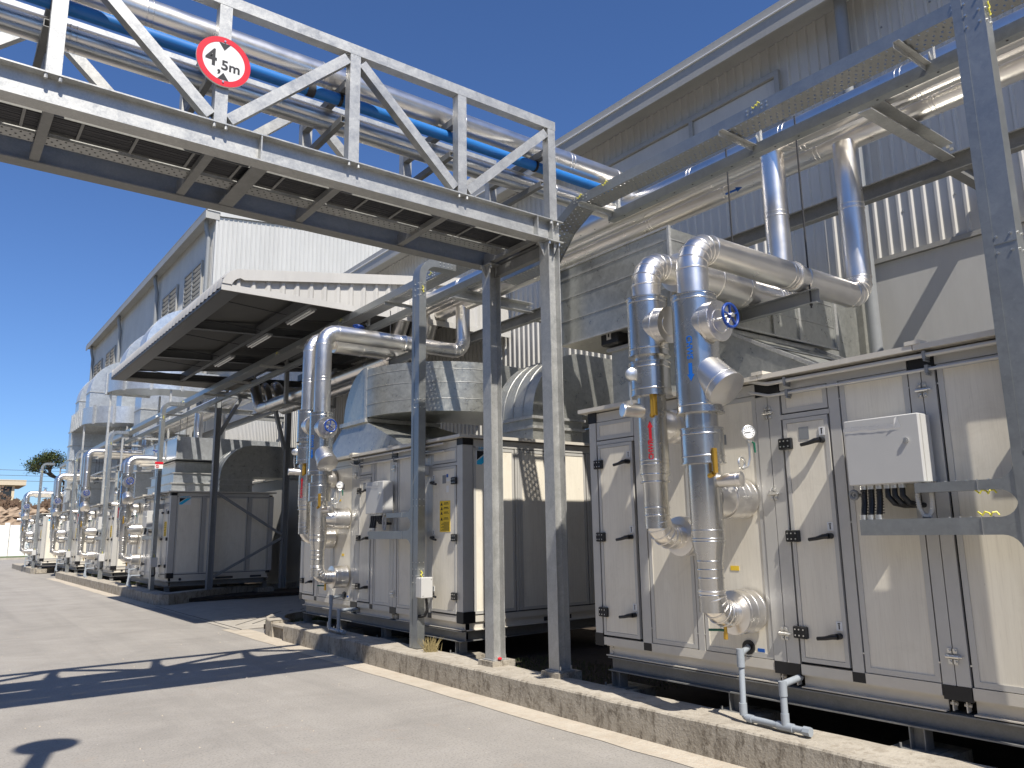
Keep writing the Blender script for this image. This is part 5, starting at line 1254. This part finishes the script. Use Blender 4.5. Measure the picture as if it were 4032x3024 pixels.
# ================================================================== height limit sign
sx, sz, yf = 1.597, 5.335, 5.868
t = Thing('height_limit_sign', 'round red-rimmed 4,5m height limit sign fixed on the bridge truss', 'road sign', (sx, yf, sz-.215))
N = 56
t.part('plate', MB().cyl((sx, yf+.018, sz), (sx, yf, sz), .213, N), 'sticker')
mb = MB(); vs = []
for i in range(N):
    a = 2*pi*i/N
    for r in (.213, .166): vs.append((sx+r*cos(a), yf-.0015, sz+r*sin(a)))
mb.add(vs, [(2*i, 2*i+1, (2*i+3) % (2*N), (2*i+2) % (2*N)) for i in range(N)]); t.part('rim', mb, 'red')
mb = MB(); flat_text(mb, '4', .20, (sx-.098, yf, sz+.005), (1, 0, 0), (0, 0, 1), (0, -1, 0), .002, .005, sx=.88); flat_text(mb, ',', .15, (sx-.035, yf, sz-.055), (1, 0, 0), (0, 0, 1), (0, -1, 0), .002, .003)
flat_text(mb, '5m', .115, (sx+.055, yf, sz-.035), (1, 0, 0), (0, 0, 1), (0, -1, 0), .002, .003, sx=1.05)
t.part('lettering', mb, 'ink')
t.part('arrow_mark', MB().add([(sx-.045, yf-.002, sz+.160), (sx+.045, yf-.002, sz+.160), (sx, yf-.002, sz+.098)], [(0, 1, 2)]).add([(sx-.045, yf-.002, sz-.160), (sx+.045, yf-.002, sz-.160), (sx, yf-.002, sz-.098)], [(0, 1, 2)]), 'ink')
t.part('rivet', MB().cyl((sx, yf-.001, sz+.178), (sx, yf-.008, sz+.178), .008, 10).cyl((sx, yf-.001, sz-.178), (sx, yf-.008, sz-.178), .008, 10), 'zinc')
# ================================================================== small ground things
def tuft(name, label, cx, cyy, z, n, h, spread, mt, kind=None):
    mb = MB()
    for _ in range(n):
        x, y = cx+random.gauss(0, spread), cyy+random.gauss(0, spread); hh = h*random.uniform(.4, 1.1); dx, dy = random.gauss(0, .4)*hh, random.gauss(0, .4)*hh; w_ = .003
        mb.quad((x-w_, y+w_, z), (x+w_, y-w_, z), (x+dx+w_*.3, y+dy, z+hh), (x+dx-w_*.3, y+dy, z+hh))
    return single(name, mb, mt, label, 'grass', kind=kind, smooth=False)
tuft('grass_tuft', 'dry yellow grass tuft at the foot of the second trunking', 4.93, 8.15, .22, 160, .16, .035, 'dry')
mb = MB()
for _ in range(9000):
    r = random.random()
    if r < .35: x, y = random.uniform(4.95, 7), random.uniform(12.7, 13.7)
    elif r < .6: x, y = random.uniform(5.05, 6.3), random.uniform(5.3, 7.6)
    elif r < .8: x, y = random.uniform(4.8, 7), random.uniform(27, 28.2)
    else: x, y = random.uniform(5.1, 6.2), random.uniform(33, 36)
    if y > 13.2+.4*(6-x): pass
    hh = random.uniform(.02, .07)*(1 if y > 12 else .7); dx, dy = random.gauss(0, .02), random.gauss(0, .02)
    mb.quad((x-.003, y, .095), (x+.003, y, .095), (x+dx+.001, y+dy, .1+hh), (x+dx-.001, y+dy, .1+hh))
single('grass', mb, 'grass', 'short grass growing in the soil beds between the machines', kind='stuff', smooth=False)
mb = MB()
for _ in range(170):
    x, y = random.uniform(-1, 4.5), random.uniform(2.2, 16); s1 = random.uniform(.003, .010)
    mb.lathe((x, y, .0), (0, 0, 1), [(0, s1), (s1*.5, s1*.8), (s1*.9, s1*.2)], 5)
single('pebbles', mb, 'apron', 'small pale pebbles scattered on the road', kind='stuff')
